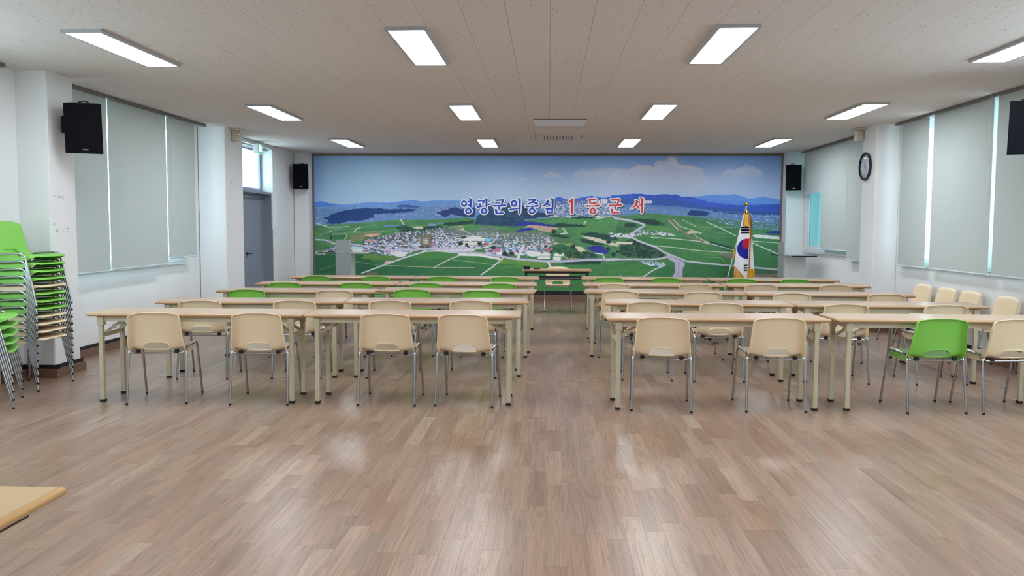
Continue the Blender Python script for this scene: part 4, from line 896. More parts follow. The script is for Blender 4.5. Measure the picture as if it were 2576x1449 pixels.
# ------------------------------------------------------------------ folding tables
def table_parts(t, L=1.8, D=.45, top=TOP, edge=EDGE, steel=BEIGE, h=.752, inset=.10):
    th = .028; zt = h; zb = h-th
    # top: laminate plate with a rounded edge band
    n = 6; prof = [(math.cos(a)*th/2, math.sin(a)*th/2) for a in np.linspace(-PI/2, PI/2, n+1)]
    bm = BM(); rr = .004
    def outline(off):
        P = []; hx, hy = L/2-th/2+off, D/2-th/2+off
        for sx, sy, a0 in ((1, 1, 0), (-1, 1, 1), (-1, -1, 2), (1, -1, 3)):
            for k in range(4): a = (a0+k/3)*PI/2; P.append((sx*(hx-rr)+rr*math.cos(a), sy*(hy-rr)+rr*math.sin(a)))
        return P
    rings = [[bm.verts.new((x, y, zb+th/2+dz)) for x, y in outline(dx)] for dx, dz in prof]
    for A, B in zip(rings, rings[1:]):
        m_ = len(A)
        for k in range(m_): bm.faces.new((A[k], A[(k+1) % m_], B[(k+1) % m_], B[k]))
    bm.faces.new(rings[0][::-1])
    e = obj('edge_band', bm, edge, t, .7)
    bm = BM(); prism(bm, outline(-.001), zt-.003, zt+.0003); obj('table_top', bm, top, t)
    bm = BM(); lx = L/2-min(inset, .10); ly = D/2-.055
    for s in (-1, 1):
        box(bm, (-lx-.02, s*ly-.008, zb-.045), (lx+.02, s*ly+.008, zb)); box(bm, (s*(lx+.012)-.008, -ly, zb-.045), (s*(lx+.012)+.008, ly, zb))
    obj('apron', bm, steel, t); lx = L/2-inset
    for sx in (-1, 1):
        for sy in (-1, 1):
            x, y = sx*lx, sy*ly
            bm = BM(); box(bm, (x-.018, y-.018, .018), (x+.018, y+.018, zb-.03), .004)
            lg = obj('leg', bm, steel, t)
            obj('leg_socket', box(BM(), (x-.026, y-.024, zb-.078), (x+.026, y+.024, zb-.004), .003), steel, lg)
            obj('foot_cap', box(BM(), (x-.021, y-.021, 0), (x+.021, y+.021, .020), .003), RUBBER, lg)
            bm = BM(); yy = sy*(ly-.055)
            bar(bm, (x, yy, .575), (x-sx*.085, yy, .635), .006, .024); bar(bm, (x-sx*.075, yy+.007*sy, .622), (x-sx*.19, yy+.007*sy, zb-.008), .006, .026)
            rbox(bm, (x-sx*.085, yy+.004*sy, .632), (.034, .014, .034), bev=.004)
            obj('folding_brace', bm, steel, lg)
        bm = BM(); box(bm, (sx*lx-.010, -ly+.018, .545), (sx*lx+.010, ly-.018, .580)); bar(bm, (sx*(lx-.13), -ly+.05, .672), (sx*(lx-.13), ly-.05, .672), .006, n=8)
        obj('cross_bar', bm, steel, t)
    return t
tab0 = None
TBL = {}
def table(a, b, label, group):
    """a, b: ends of the near top edge on the plan"""
    global tab0
    ax, ay = a; bx, by = b; rz = math.atan2(by-ay, bx-ax); cx, cy = (ax+bx)/2, (ay+by)/2
    x, y = cx-math.sin(rz)*.225, cy+math.cos(rz)*.225
    if tab0 is None: tab0 = table_parts(thing('folding_table', label, 'table', (x, y, 0), rz, group)); return (x, y, rz)
    dup(tab0, (x, y, 0), rz, label, group); return (x, y, rz)
ROWN = ['row nearest the camera', 'second nearest row', 'middle row', 'second farthest row', 'farthest row']
EDGES = [  # near edge end points: left block (outer, inner table), right block (inner, outer table)
 [((-3.836, 6.345), (-2.036, 6.392)), ((-2.022, 6.400), (-.222, 6.430)), ((.475, 6.33), (2.275, 6.40)), ((2.335, 6.406), (4.135, 6.45))],
 [((-3.778, 7.39), (-1.985, 7.54)), ((-1.975, 7.545), (-.182, 7.70)), ((.55, 7.66), (2.35, 7.60)), ((2.375, 7.595), (4.175, 7.625))],
 [((-3.765, 8.742), (-1.965, 8.742)), ((-1.955, 8.96), (-.160, 8.84)), ((.405, 9.00), (2.20, 8.86)), ((2.225, 8.858), (4.025, 8.80))],
 [((-3.76, 9.91), (-1.96, 9.96)), ((-1.94, 9.963), (-.14, 10.01)), ((.455, 10.08), (2.255, 10.12)), ((2.30, 10.13), (4.10, 10.18))],
 [((-3.735, 11.235), (-1.94, 11.29)), ((-1.93, 11.295), (-.13, 11.317)), ((.48, 11.42), (2.28, 11.34)), ((2.31, 11.335), (4.11, 11.28))]]
PLN = ['left block, wall side', 'left block, aisle side', 'right block, aisle side', 'right block, wall side']
for r, row in enumerate(EDGES):
    for k, (a, b) in enumerate(row): table(a, b, 'wood topped folding table, %s, %s' % (ROWN[r], PLN[k]), 'folding tables in five rows')
def edge_y(r, x):
    best = None
    for (ax, ay), (bx, by) in EDGES[r]:
        if ax-.05 <= x <= bx+.05: return ay+(by-ay)*(x-ax)/(bx-ax), math.atan2(by-ay, bx-ax)
        d = min(abs(x-ax), abs(x-bx))
        if best is None or d < best[0]: best = (d, (ay+by)/2, math.atan2(by-ay, bx-ax))
    return best[1], best[2]
# chairs at the tables: photo column and height of the middle of the top edge
SEATS = [
 [[(389, 787, 'cream', 8), (646, 790, 'cream', 3), (969, 791, 'cream', 0), (1165, 793, 'cream', -5)], [(1667, 805, 'cream', -5), (1960, 805, 'cream', 1), (2368, 810, 'green', 4), (2560, 812, 'cream', 5)]],
 [[(504, 753, 'cream', 5), (742, 755, 'cream', 2), (982, 754, 'cream', 3), (1185, 757, 'cream', 1)], [(1631, 762, 'cream', -3), (1814, 763, 'cream', 1), (2128, 766, 'cream', -2), (2379, 769, 'cream', 3)]],
 [[(622, 727, 'green', 2), (842, 728, 'cream', 1), (1036, 730, 'green', 1), (1211, 730, 'green', 0)], [(1561, 734, 'cream', -5), (1769, 736, 'cream', -1), (1992, 739, 'cream', 2), (2230, 741, 'cream', 1)]],
 [[(717, 711, 'green', 1), (895, 711, 'green', 1), (1072, 713, 'green', 0), (1257, 714, 'green', 0)], [(1545, 716, 'cream', -4), (1748, 716, 'cream', 0), (1914, 717, 'cream', 1), (2102, 718, 'cream', 1)]],
 [[(797, 694, 'green', 2), (946, 694, 'green', 0), (1113, 696, 'green', 1), (1270, 697, 'green', 0)], [(1532, 698, 'green', -1), (1676, 700, 'green', 0), (1864, 701, 'green', 1), (2000, 701, 'green', 0)]]]
ORD = ['first', 'second', 'third', 'fourth']
for r in range(5):
    for blk in range(2):
        for k, (px, py, kind, deg) in enumerate(SEATS[r][blk]):
            y = EDGES[r][blk*2][0][1]
            for _ in range(4):
                x = at_y((px, py), y-.05)[0]; y, _a = edge_y(r, x)
            rz = math.radians(deg)
            # back stands just clear of the table edge
            cx = x - math.sin(rz)*.247 ; cy = y+.192-abs(math.sin(rz))*.12
            side = ('from the left', 'left', 'left wall') if blk == 0 else ('from the aisle', 'right', 'aisle')
            chair(kind, cx, cy, rz, '%s plastic chair, %s, %s %s, %s block' % (kind, ROWN[r], ORD[k], side[0], side[1]), 'chairs at the folding tables')

# chairs standing along the right wall, facing the room
for k, ((px, py), t_) in enumerate((((2325, 714), 'farthest of four'), ((2385, 723), 'second farthest of four'), ((2445, 731), 'second nearest of four'), ((2538, 746), 'nearest of four'))):
    p = at_x((px, py), 4.86)
    chair('cream', 4.86-.25, p[1], PI/2, 'cream plastic chair with its back to the right wall, %s' % t_, 'chairs along the right wall')

# two stacks by the left wall
ncol = ['cream']*4+['green']*3+['cream']+['green']*4
for k in range(12):
    lab = '%s plastic chair in the tall stack by the left pillar, %s' % (ncol[k], ['lowest of all', 'second lowest', 'third lowest', 'fourth lowest', 'fifth lowest', 'sixth lowest', 'sixth highest', 'fifth highest', 'fourth highest', 'third highest', 'second highest', 'topmost, whole backrest showing'][k])
    chair(ncol[k], -4.735+.0008*k, 6.985, -PI/2-math.radians(3), lab, 'tall stack of chairs by the left wall', .0678*k)
for k in range(5):
    lab = 'green plastic chair in the low stack at the left photo edge, %s' % ['lowest of five', 'second from the floor', 'middle of five', 'second from the top', 'topmost of five'][k]
    chair('green', -4.60+.001*k, 6.185, -PI/2+math.radians(27), lab, 'low stack of chairs at the left edge', .0678*k)

# ------------------------------------------------------------------ the speaker's desk with wheels, its chair, microphone and remote
dk = thing('rolling_desk', 'narrow black framed rolling desk with wood top below the mural', 'table', (.147, 13.78, 0))
hx = .60
bm = BM(); box(bm, (-hx, -.22, .727), (hx, .22, .752), .008); obj('desk_top', bm, mat('desk_laminate', (196, 160, 122), .35), dk)
for s in (-1, 1):
    lg = obj('leg', box(BM(), (s*.535-.018, -.03, .05), (s*.535+.018, .03, .72), .003), BLACKM, dk)
    obj('foot_bar', box(BM(), (s*.535-.024, -.21, .055), (s*.535+.024, .21, .085), .004), BLACKM, lg)
    for y in (-.19, .19):
        cs = lathe(BM(), [(.024, -.009), (.026, -.006), (.026, .006), (.024, .009)], (s*.535, y, .026), 14, 'X')
        box(cs, (s*.535-.014, y-.012, .03), (s*.535+.014, y+.012, .058)); obj('castor', cs, RUBBER, lg)
    obj('top_bracket', box(BM(), (s*.535-.02, -.20, .695), (s*.535+.02, .20, .728), .003), BLACKM, dk)
obj('top_beam', box(BM(), (-.52, -.17, .685), (.52, -.15, .727)), BLACKM, dk)
obj('modesty_rail', boxes([(-.52, -.16, .585, .52, -.145, .64), (-.56, -.165, .627, .56, -.14, .642)]), BLACKM, dk)
obj('shelf_wire', boxes([(-.5, -.168, .60, .5, -.160, .612)]), ALU, dk)
chair('cream', .172, 14.06, PI, 'cream plastic chair behind the narrow black framed desk below the mural', 'chair at the speaker desk')
p = at_y((1325, 677), 13.70)
mc = thing('desk_microphone', 'small black based gooseneck microphone on the left end of the rolling desk', 'microphone', (p[0], 13.74, .752))
obj('microphone_base', box(BM(), (-.058, -.05, 0), (.058, .05, .055), .008), BLACKM, mc)
obj('gooseneck', tube(BM(), fillet([(-.01, 0, .05), (-.01, 0, .16), (0, .01, .24)], .05), .006, 8), SILVER, mc)
obj('microphone_head', lathe(BM(), [(.007, 0), (.011, .01), (.011, .035), (.004, .045)], (0, .01, .235), 12), SILVER, mc)
p = at_y((1350, 676), 13.74)
rc = thing('remote_control', 'flat black remote lying on the rolling desk beside the microphone', 'remote control', (p[0], 13.76, .752), .1)
obj('remote_body', box(BM(), (-.055, -.022, 0), (.055, .022, .02), .005), BLACKM, rc)
obj('remote_button', box(BM(), (.005, -.01, .019), (.02, .01, .028), .002), mat('orange_button', (210, 130, 60), .5), rc)

# ------------------------------------------------------------------ two lecterns
LECG = mat('lectern_grey_panel', (150, 158, 160), .35); LECF = mat('lectern_chrome_trim', (190, 196, 198), .25, metal=.8); LECW = mat('lectern_white_board', (216, 220, 222), .45)
def lectern(label, loc, rz, flip=1):
    t = thing('lectern', label, 'lectern', loc, rz, 'pair of lecterns')
    f = flip
    bm = BM(); P = []
    w, h, r = .135, 1.235, .035
    P = [(-w, .02), (w, .02)]+[(w-r+r*math.cos(a), h-r+r*math.sin(a)) for a in np.linspace(0, PI/2, 5)]+[(-w+r+r*math.cos(a), h-r+r*math.sin(a)) for a in np.linspace(PI/2, PI, 5)]
    prism(bm, P, -.24, -.225, lambda x, z, y: (x, y, z)); obj('front_panel', bm, LECG, t)
    pts = [(-w, -.232, .02)]+[(x, -.232, z) for x, z in P[:1:-1]]+[(w, -.232, .02)]
    obj('panel_trim', tube(BM(), pts, .008, 8), LECF, t)
    obj('panel_band', box(BM(), (-w-.003, -.246, 1.000), (w+.003, -.236, 1.014)), LECF, t)
    obj('desk_board', box(BM(), (-.475, -.225, .985), (.475, .215, 1.005), .004), mat('lectern_top', (186, 184, 182), .35), t)
    obj('board_edge', boxes([(-.48, -.232, .983, -w-.01, -.2255, 1.006), (-.4805, -.23, .983, -.4755, .215, 1.006), (.4755, -.23, .983, .4805, .215, 1.006)]), BLACKM, t)
    obj('board_edge_light', box(BM(), (w+.01, -.232, .983), (.48, -.2255, 1.004)), LECF, t)
    for s in (-1, 1): obj('side_board', box(BM(), (s*.118-.010, -.2245, .03), (s*.118+.010, .17, .985)), LECW, t)
    obj('shelf', box(BM(), (-.108, -.2, .76), (.108, .16, .778)), LECW, t)
    obj('shelf', box(BM(), (-.108, -.2, .45), (.108, .16, .468)), LECW, t)
    obj('base_plate', box(BM(), (-.27, -.25, 0), (.27, .2, .03), .006), LECW, t)
    return t
p = at_y((863, 640), 14.4)
lectern('grey panel lectern at the left end of the mural, panel facing the tables', (p[0], 14.64, 0), 0)
mp_ = at_y((831, 632), 14.55)
g = thing('lectern_microphone', 'gooseneck microphone with chrome stem on the left lectern', 'microphone', (mp_[0], 14.62, 1.005))
obj('microphone_base', box(BM(), (-.062, -.045, 0), (.062, .045, .022), .006), BLACKM, g)
obj('gooseneck', tube(BM(), fillet([(0, 0, .02), (.006, 0, .14), (.004, 0, .235)], .05), .008, 8), SILVER, g)
obj('microphone_grip', bar(BM(), (.006, 0, .235), (-.004, 0, .345), .019, n=12, r2=.015), BLACKM, g, .8)
obj('microphone_ring', bar(BM(), (-.001, 0, .305), (-.003, 0, .315), .0185, n=12), mat('teal_ring', (60, 150, 140), .4), g)
obj('microphone_head', lathe(BM(), [(.012, 0), (.022, .012), (.022, .03), (.010, .042)], (-.005, 0, .343), 12), ALU, g, .8)
p = at_y((1975, 640), 14.6)
lectern('grey lectern at the right end of the mural, turned sideways, shelves showing', (4.445, 14.52, 0), math.radians(-84))

# ------------------------------------------------------------------ loudspeakers
def speaker(label, c, yaw, tilt, s=(.295, .25, .49), bracket=True, back=None):
    """c centre of the box; front looks along -y before turning"""
    t = thing('wall_loudspeaker', label, 'loudspeaker', c, yaw, 'four wall loudspeakers')
    R = Matrix.Rotation(tilt, 3, 'X'); w, d, h = s
    bm = BM(); A = [(-w/2, -d/2), (w/2, -d/2), (w/2*.72, d/2), (-w/2*.72, d/2)]
    prism(bm, A, -h/2, h/2)
    es = list(bm.edges)
    bmesh.ops.transform(bm, matrix=R.to_4x4(), verts=bm.verts); obj('cabinet', bm, SPKB, t)
    bm = BM(); rbox(bm, R @ Vector((0, -d/2-.006, 0)), (w-.004, .016, h-.004), R, .005); g = obj('grille', bm, SPK, t)
    bm = BM(); rbox(bm, R @ Vector((.012, -d/2-.0165, -h/2+.04)), (.052, .005, .012), R, .002); obj('badge', bm, SILVER, g)
    bm = BM(); tube(bm, fillet([R @ Vector((-.05, .02, h/2+.004)), R @ Vector((0, .03, h/2+.022)), R @ Vector((.05, .02, h/2+.004))], .02), .006, 6)
    if back is not None:
        b = Vector(back); Rz = Matrix.Rotation(-yaw, 3, 'Z'); L = Rz @ (b-Vector(c))
        obj('bracket_arm', bar(BM(), R @ Vector((0, d/2-.01, .04)), L, .03, .05), BLACKM, t); obj('wall_plate', rbox(BM(), L, (.08, .08, .16), Rz), BLACKM, t)
    obj('top_handle', bm, BLACKM, t); return t
c = at_y((197, 318), 7.47)
speaker('black loudspeaker tilted down on the first left pillar', (c[0]+.01, 7.56, c[2]-.005), math.radians(24), math.radians(10), (.325, .21, .475), True, (-4.775, 7.66, 2.47))
c = at_y((2560, 320), 7.3)
speaker('black loudspeaker cut by the right photo edge', (4.30, 7.40, c[2]+.01), math.radians(-18), math.radians(6), (.32, .22, .475), True, (4.56, 7.48, 2.45))
c = at_y((754.5, 443), 15.32)
speaker('black loudspeaker on the corner pillar left of the mural', (c[0], 15.43, c[2]), math.radians(3), math.radians(3), (.295, .22, .485), True, (c[0], 15.615, 2.47))
c = at_y((1998.5, 446), 15.32)
speaker('black loudspeaker on the corner pillar right of the mural', (c[0], 15.43, c[2]), math.radians(-8), math.radians(3), (.285, .22, .485), True, (c[0]+.02, 15.59, 2.47))

# ------------------------------------------------------------------ the clock
ck = thing('wall_clock', 'round black rimmed white wall clock on the right pillar', 'clock', (4.618, 11.80, 2.385))
R_ = .202
obj('clock_rim', lathe(BM(), [(R_-.022, -.026), (R_-.010, -.036), (R_, -.03), (R_+.002, -.012), (R_-.004, 0), (R_-.03, 0), (R_-.03, -.016), (R_-.022, -.018)], (0, 0, 0), 40, 'X', False), mat('clock_black', (22, 24, 34), .25), ck, .6)
obj('clock_face', lathe(BM(), [(R_-.02, -.012), (R_-.02, -.017)], (0, 0, 0), 40, 'X'), mat('clock_white', (226, 228, 236), .5), ck)
def facepoly(P, x): return prism(BM(), P, x, x-.0012, lambda a, b, c_: (c_, -a, b))     # seen from the room, x to the right is -y... mirrored to +a
def hand(ang, L, w, x):
    s, c_ = math.sin(ang), math.cos(ang)
    return facepoly([(s*L-c_*w*.3, c_*L+s*w*.3), (s*L+c_*w*.3, c_*L-s*w*.3), (-s*.03+c_*w, -c_*.03-s*w), (-s*.03-c_*w, -c_*.03+s*w)], x)
hb = mat('clock_ink', (26, 28, 34), .4)
hd = obj('hour_hand', hand(math.radians(122), .10, .0055, -.020), hb, ck); obj('minute_hand', hand(0.03, .135, .003, -.022), hb, ck)
bm = BM()
for k in range(60):
    a = k*PI/30; L = .168; s, c_ = math.sin(a), math.cos(a); w = .003 if k % 5 == 0 else .0012; l0 = L-(.012 if k % 5 == 0 else .006)
    prism(bm, [(s*l0-c_*w, c_*l0+s*w), (s*l0+c_*w, c_*l0-s*w), (s*L+c_*w, c_*L-s*w), (s*L-c_*w, c_*L+s*w)], -.0172, -.0185, lambda p, q, r: (r, -p, q))
obj('minute_marks', bm, hb, ck)
for k in range(1, 13):
    cu = bpy.data.curves.new('numeral', 'FONT'); cu.body = str(k); cu.size = .048; cu.align_x = 'CENTER'; cu.align_y = 'CENTER'; cu.extrude = .0006
    tmp = bpy.data.objects.new('n', cu); COL.objects.link(tmp); dg = bpy.context.evaluated_depsgraph_get(); dg.update()
    me = bpy.data.meshes.new_from_object(tmp.evaluated_get(dg)); bpy.data.objects.remove(tmp)
    a = k*PI/6; me.transform(Matrix.Translation((math.sin(a)*.133, math.cos(a)*.133, 0)))
    me.transform(Matrix(((0, 0, -1, -.0178), (-1, 0, 0, 0), (0, 1, 0, 0), (0, 0, 0, 1))))
    obj('numeral', me, mat('clock_numeral', (90, 92, 104), .5), ck)
obj('clock_glass', lathe(BM(), [(R_-.024, -.023), (R_*.6, -.030), (.01, -.034)], (0, 0, 0), 40, 'X'), glass_mat('clock_glass', (.97, .98, 1)), ck, True)

# ------------------------------------------------------------------ national flag on its stand
p0 = at_y((1812, 775), 14.95); p0[2] = .03; p1 = at_y((1878, 519), 14.95); pm = Vector(p1)-Vector(p0)
fl = thing('flag_stand', 'white national flag with gold fringe on a leaning silver pole', 'flag', (p0[0], 14.95, 0))
O = Vector((p0[0], 14.95, 0)); B = Vector((0, 0, .03)); Tp = Vector(p1)-O
obj('pole', bar(BM(), B, Tp, .014, n=12), mat('flagpole_silver', (200, 204, 208), .25, metal=.85), fl, .8)
obj('finial', lathe(BM(), [(.010, -.012), (.014, 0), (.030, .012), (.040, .034), (.040, .046), (.030, .068), (.012, .078)], Tp, 18), GOLD, fl, True)
obj('stand_base', lathe(BM(), [(.17, 0), (.17, .015), (.05, .035), (.024, .10), (.018, .10)], (0, 0, 0), 24), mat('flag_base', (120, 122, 126), .4, metal=.6), fl, .8)
def q2(X_, Y_): # crop coordinates of the cloth -> local point
    p = at_y((1830+X_/6.9, 500+Y_/6.9), 14.90); return Vector((p[0], 0, p[2]))-Vector((O.x, 0, 0))
NS_, NT = 72, 120
lft = [(240, 295), (330, 268), (470, 238), (600, 208), (800, 165), (1000, 140), (1150, 118), (1290, 118), (1430, 150)]
rgt = [(240, 372), (330, 402), (470, 425), (600, 425), (800, 438), (1000, 452), (1150, 458), (1290, 464), (1430, 466)]
fld = [(240, 350), (330, 372), (470, 384), (600, 380), (800, 365), (1000, 352), (1150, 348), (1290, 344), (1430, 342)]
def ip(tab, y): return float(np.interp(y, [a for a, _ in tab], [b for _, b in tab]))
def cloth(parts):
    V, C = [], []
    for j in range(NT+1):
        Y_ = 240+(1430-240)*j/NT
        a, m_, b = ip(lft, Y_), ip(fld, Y_), ip(rgt, Y_)
        for i in range(NS_+1):
            u = i/NS_
            if u < .62:
                v = u/.62; X_ = a+(m_+14-a)*v; dep = -.03*math.sin(v*PI)*(.5+.5*j/NT)-.014*math.sin(v*3*PI+Y_*.002)*(j/NT)-.03*v**6
            else:
                v = (u-.62)/.38; X_ = m_+(b-m_)*(v**.8); dep = -.055+.05*v+.02*math.sin(v*PI*1.5)
            p = q2(X_, Y_); V.append((p.x, dep-.02, p.z))
            w = (232, 232, 240)
            if u < .62:
                # trigram, disc, trigram
                if 478 < Y_ < 604 and X_ > 236-(Y_-478)*.05 and X_ < 382 and not (512 < Y_ < 524+(X_-240)*.0) and not (558 < Y_ < 574): w = (16, 16, 22)
                cx, cy, r = 352, 870, 180
                if (X_-cx)**2+(Y_-cy)**2 < r*r:
                    w = (34, 40, 150)
                    if (X_-352)**2+(Y_-782)**2 < 92**2: w = (190, 30, 52)
                for y0 in (1140, 1184, 1226):
                    t_ = Y_-(y0+ (346-X_)*.12)
                    if 0 < t_ < 30 and 286 < X_ < 348 and not 328 < X_ < 334: w = (16, 16, 22)
            C.append(w)
    V = np.array(V); idx = np.arange((NS_+1)*(NT+1)).reshape(NT+1, NS_+1)
    Fq = np.stack([idx[:-1, :-1], idx[1:, :-1], idx[1:, 1:], idx[:-1, 1:]], -1).reshape(-1, 4)
    me = fastmesh('flag_cloth', V, Fq); c = np.array(C)/255.; c = np.where(c <= .04045, c/12.92, ((c+.055)/1.055)**2.4)
    at = me.color_attributes.new('print', 'FLOAT_COLOR', 'POINT'); buf = np.ones((len(V), 4), 'f'); buf[:, :3] = c; at.data.foreach_set('color', buf.ravel())
    me.shade_smooth(); return me, V.reshape(NT+1, NS_+1, 3)
me, VG = cloth(0); fc = obj('flag_cloth', me, attr_mat('flag_print', .8, .2), fl)
YEL = noise_mat('gold_fringe', (206, 142, 28), (236, 176, 52), 60, .75, stretch=(1, 1, .15))
# fringe running down the front fold, then around the bottom corners, as hanging strands
bm = BM(); ii = int(.62*NS_); rr = random.Random(3)
for j in range(2, NT-8):
    p = Vector(VG[j][ii]); q = Vector(VG[j+1][ii])
    w = .026*(.8+.35*rr.random())
    bm.faces.new([bm.verts.new(v) for v in (p+Vector((-.004, -.006, 0)), p+Vector((w, -.030-.012*rr.random(), -.012)), q+Vector((w, -.026, -.014)), q+Vector((-.004, -.006, -.002)))])
bmesh.ops.solidify(bm, geom=bm.faces[:], thickness=.003)
obj('fold_fringe', bm, YEL, fl)
bm = BM()
def strands(pts, L):
    for (x, y, z) in pts:
        bar(bm, (x, y, z), (x+rr.uniform(-.004, .004), y, z-L*rr.uniform(.92, 1)), .0042, n=5)
def poly_strands(A, Bq, n, L0, L1, dep):
    for k in range(n):
        t_ = k/(n-1); P = q2(A[0]+(Bq[0]-A[0])*t_, A[1]+(Bq[1]-A[1])*t_); strands([(P.x, dep, P.z)], L0+(L1-L0)*t_)
poly_strands((112, 1150), (300, 1372), 22, .25, .10, -.078); poly_strands((345, 1215), (462, 1222), 18, .26, .24, -.085)
obj('bottom_fringe', bm, YEL, fl)
bm = BM()
P = q2(318, 318); lathe(bm, [(.004, .06), (.022, .05), (.040, .02), (.046, -.05), (.050, -.165), (.002, -.167)], (P.x, -.085, P.z), 14); obj('tassel', bm, YEL, fl, .8)
P = q2(118, 880); P2 = q2(100, 1060)
bm = BM(); tube(bm, [(P.x, -.03, P.z), (P.x-.002, -.035, (P.z+P2.z)/2), (P2.x, -.03, P2.z)], .014, 8); obj('tassel', bm, YEL, fl, .8)
P = q2(335, 240); bm = BM(); tube(bm, [Tp+Vector((0, -.02, -.06)), Vector((P.x+.0, -.05, P.z+.05)), Vector((P.x-.03, -.06, P.z-.02))], .006, 6); lathe(bm, [(.006, .07), (.02, .05), (.045, .0), (.03, -.02)], (P.x, -.035, P.z), 12); obj('crest_cord', bm, GOLD, fl, .8)

# ------------------------------------------------------------------ ceiling fittings
ac = thing('ceiling_cassette', 'white air conditioner cassette with slotted grille in the ceiling', 'air conditioner', (-.215, 12.66, T))
obj('cassette_panel', box(BM(), (0, 0, -.014), (.735, .70, 0), .004), mat('cassette_white', (206, 202, 198), .5), ac)
obj('cassette_gap', boxes([(-.012, -.008, -.002, .747, 0, .0), (-.012, 0, -.002, 0, .70, 0), (.735, 0, -.002, .747, .70, 0)]), DARK, ac)
for k in range(10): obj('grille_slot', box(BM(), (.13+k*.05, .06, -.0155), (.148+k*.05, .56, -.0135)), mat('slot_brown', (112, 98, 86), .7), ac)
ap = thing('ceiling_hatch', 'pale blue white rectangular hatch in the ceiling in front of the cassette', 'ceiling hatch', (-.21, 10.83, T))
obj('hatch_panel', box(BM(), (0, 0, -.006), (.715, .71, 0), .002), mat('hatch_white', (232, 234, 246), .45), ap)
obj('hatch_edge', box(BM(), (-.004, -.012, -.012), (.72, 0, 0)), GREYM, ap)
sb = thing('screen_housing', 'long flat white projection screen slot in the ceiling along the mural', 'projection screen', (-3.25, 15.56, T))
obj('housing_lid', box(BM(), (0, 0, -.012), (6.35, .13, 0), .003), mat('housing_white', (190, 190, 194), .5), sb)
obj('housing_slot', box(BM(), (.02, .135, -.004), (6.33, .155, 0)), DARK, sb)
for nm, lb, c, m_ in (('corner_sensor', 'small beige motion sensor at the top of the second left pillar', (-4.74, 11.86, T), 1), ('corner_sensor', 'small beige motion sensor with a shiny lens at the top of the clock pillar', (4.56, 11.95, T), -1)):
    s_ = thing(nm, lb, 'sensor', c, 0, 'two ceiling sensors')
    BE = mat('sensor_beige', (205, 198, 186), .4)
    obj('mount_plate', box(BM(), (-.085, -.12, -.03), (.085, .09, 0), .008), BE, s_)
    obj('sensor_body', box(BM(), (-.055, -.06, -.185), (.045, .05, -.03), .015), BE, s_)
    bm = BM(); bmesh.ops.create_uvsphere(bm, u_segments=14, v_segments=8, radius=.034, matrix=Matrix.Translation((.03*m_, .02, -.075)))
    obj('sensor_lens', bm, mat('lens_silver', (235, 238, 240), .08, metal=.9), s_, True)

# ------------------------------------------------------------------ small wall fittings
ex = thing('exit_sign', 'green emergency exit sign in a white box over the left door', 'exit sign', (-5.095, 13.50, 2.83))
obj('sign_box', box(BM(), (0, -.01, -.095), (.085, .19, .075), .006), WHITE, ex)
g = obj('sign_panel', box(BM(), (.085, .01, -.08), (.090, .175, .062)), mat('exit_green', (0, 150, 110), .4, emit=.9), ex)
wm = mat('exit_white', (235, 250, 240), .4, emit=.9)
bm = BM(); X_ = lambda P: prism(bm, [(a*.55+.015, b*.75) for a, b in P], .0902, .0915, lambda a, b, c_: (c_, a, b))
X_([(.02, -.09), (.12, -.09), (.12, .075), (.02, .075)]); X_([(.17, .06), (.20, .06), (.20, .035), (.17, .035)]); X_([(.15, .03), (.21, .03), (.22, -.02), (.16, -.02)]); X_([(.16, -.02), (.19, -.02), (.17, -.085), (.15, -.085)]); X_([(.20, -.02), (.225, -.02), (.27, -.06), (.26, -.075)]); X_([(.21, .03), (.21, .01), (.26, -.005), (.265, .01)])
obj('running_figure', bm, wm, g)
sw = thing('wall_switch', 'white light switch beside the grey door', 'switch', (-5.10, 14.52, 1.40))
obj('switch_plate', box(BM(), (0, -.035, -.06), (.012, .035, .06), .004), WHITE, sw); obj('switch_rocker', box(BM(), (.012, -.018, -.03), (.017, .018, .03), .002), WHITE, sw)
cv = thing('cord_loop', 'thin white blind cord hanging beside the transom window above the door', 'cord', (-5.085, 14.35, 2.9))
obj('cord', tube(BM(), [(0, -.03, 0), (0, -.03, -1.40), (0, -.01, -1.47), (0, .015, -1.40), (0, .02, 0)], .004, 6), WHITE, cv)
cn = thing('cable_duct', 'thin white cable duct running up the wall beside the door', 'cable duct', (-5.10, 14.60, 1.47))
obj('duct', box(BM(), (0, -.012, 0), (.018, .012, 1.47), .003), WHITE, cn)
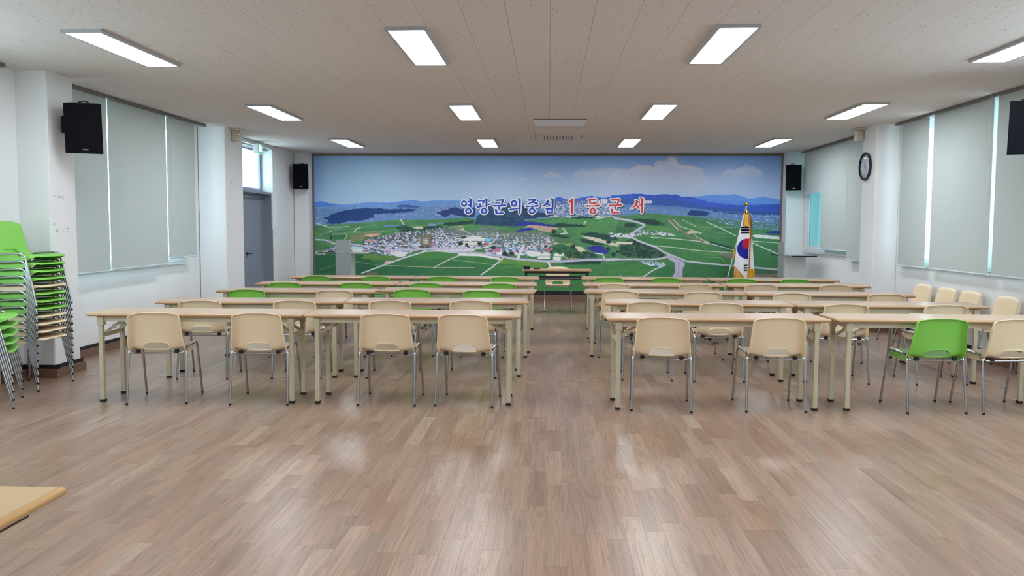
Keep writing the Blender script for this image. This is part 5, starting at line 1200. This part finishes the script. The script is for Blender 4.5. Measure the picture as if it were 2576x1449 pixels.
for k, (u, lb) in enumerate((((723, 695), 'white socket plate low on the left wall, nearer the door'), ((734, 694), 'white socket plate low on the left wall, nearer the mural'))):
    p = at_x(u, -5.10); s_ = thing('wall_socket', lb, 'socket', (-5.10, p[1], p[2]-.02), 0, 'wall sockets')
    obj('socket_plate', box(BM(), (0, -.04, -.06), (.012, .04, .06), .004), WHITE, s_)
    for z in (-.025, .025): obj('socket_hole', lathe(BM(), [(.014, .0), (.014, .0135)], (0, 0, z), 12, 'X'), mat('socket_grey', (150, 152, 156), .5), s_)
def muralbox(u0, u1, lb, inner=True):
    a, b = at_y(u0, MY-.02), at_y(u1, MY-.02); w, h = (b[0]-a[0])/2, (a[2]-b[2])/2
    t = thing('framed_socket', lb, 'socket', ((a[0]+b[0])/2, MY-.003, (a[2]+b[2])/2), 0, 'brown framed sockets in the mural')
    bm = BM(); k = .36
    for P in ([(-w, -h), (w, -h), (w*(1-k*1.3), -h*(1-k*1.3)), (-w*(1-k*1.3), -h*(1-k*1.3))],): pass
    q = .055
    for P, d_ in (([(-w, -h), (w, -h), (w-q, -h+q), (-w+q, -h+q)], 0), ([(-w, h), (-w+q, h-q), (w-q, h-q), (w, h)], 0), ([(-w, -h), (-w+q, -h+q), (-w+q, h-q), (-w, h)], 0), ([(w, -h), (w, h), (w-q, h-q), (w-q, -h+q)], 0)):
        prism(bm, P, 0, -.03, lambda x, z, y: (x, y, z))
    obj('socket_frame', bm, mat('olive_frame', (140, 128, 108), .5), t)
    pl = obj('socket_plate', box(BM(), (-w+q, -.012, -h+q), (w-q, 0, h-q)), WHITE, t)
    if inner:
        for sx in (-1, 1):
            for sz in (-1, 1): obj('socket_hole', box(BM(), (sx*.025-.012, -.014, sz*.025-.012), (sx*.025+.012, -.0115, sz*.025+.012)), mat('socket_grey', (150, 152, 156), .5), pl)
muralbox((1058, 591.5), (1085, 619.5), 'square brown framed socket with white plate on the mural, right of the left lectern')
muralbox((923, 686), (951, 704), 'brown framed box low on the mural between the left lectern and the framed socket')
muralbox((1878, 688), (1955, 708), 'wide brown framed box low on the mural behind the flag', False)

# ------------------------------------------------------------------ the table in the near left corner
nt = thing('near_table', 'oak topped table with black legs cut by the lower left corner of the photo', 'table', (-2.235, 1.872, 0))
table_parts(nt, 1.8, .45, TOPY, mat('oak_edge', (186, 146, 92), .3), BLACKM, .752, .24)
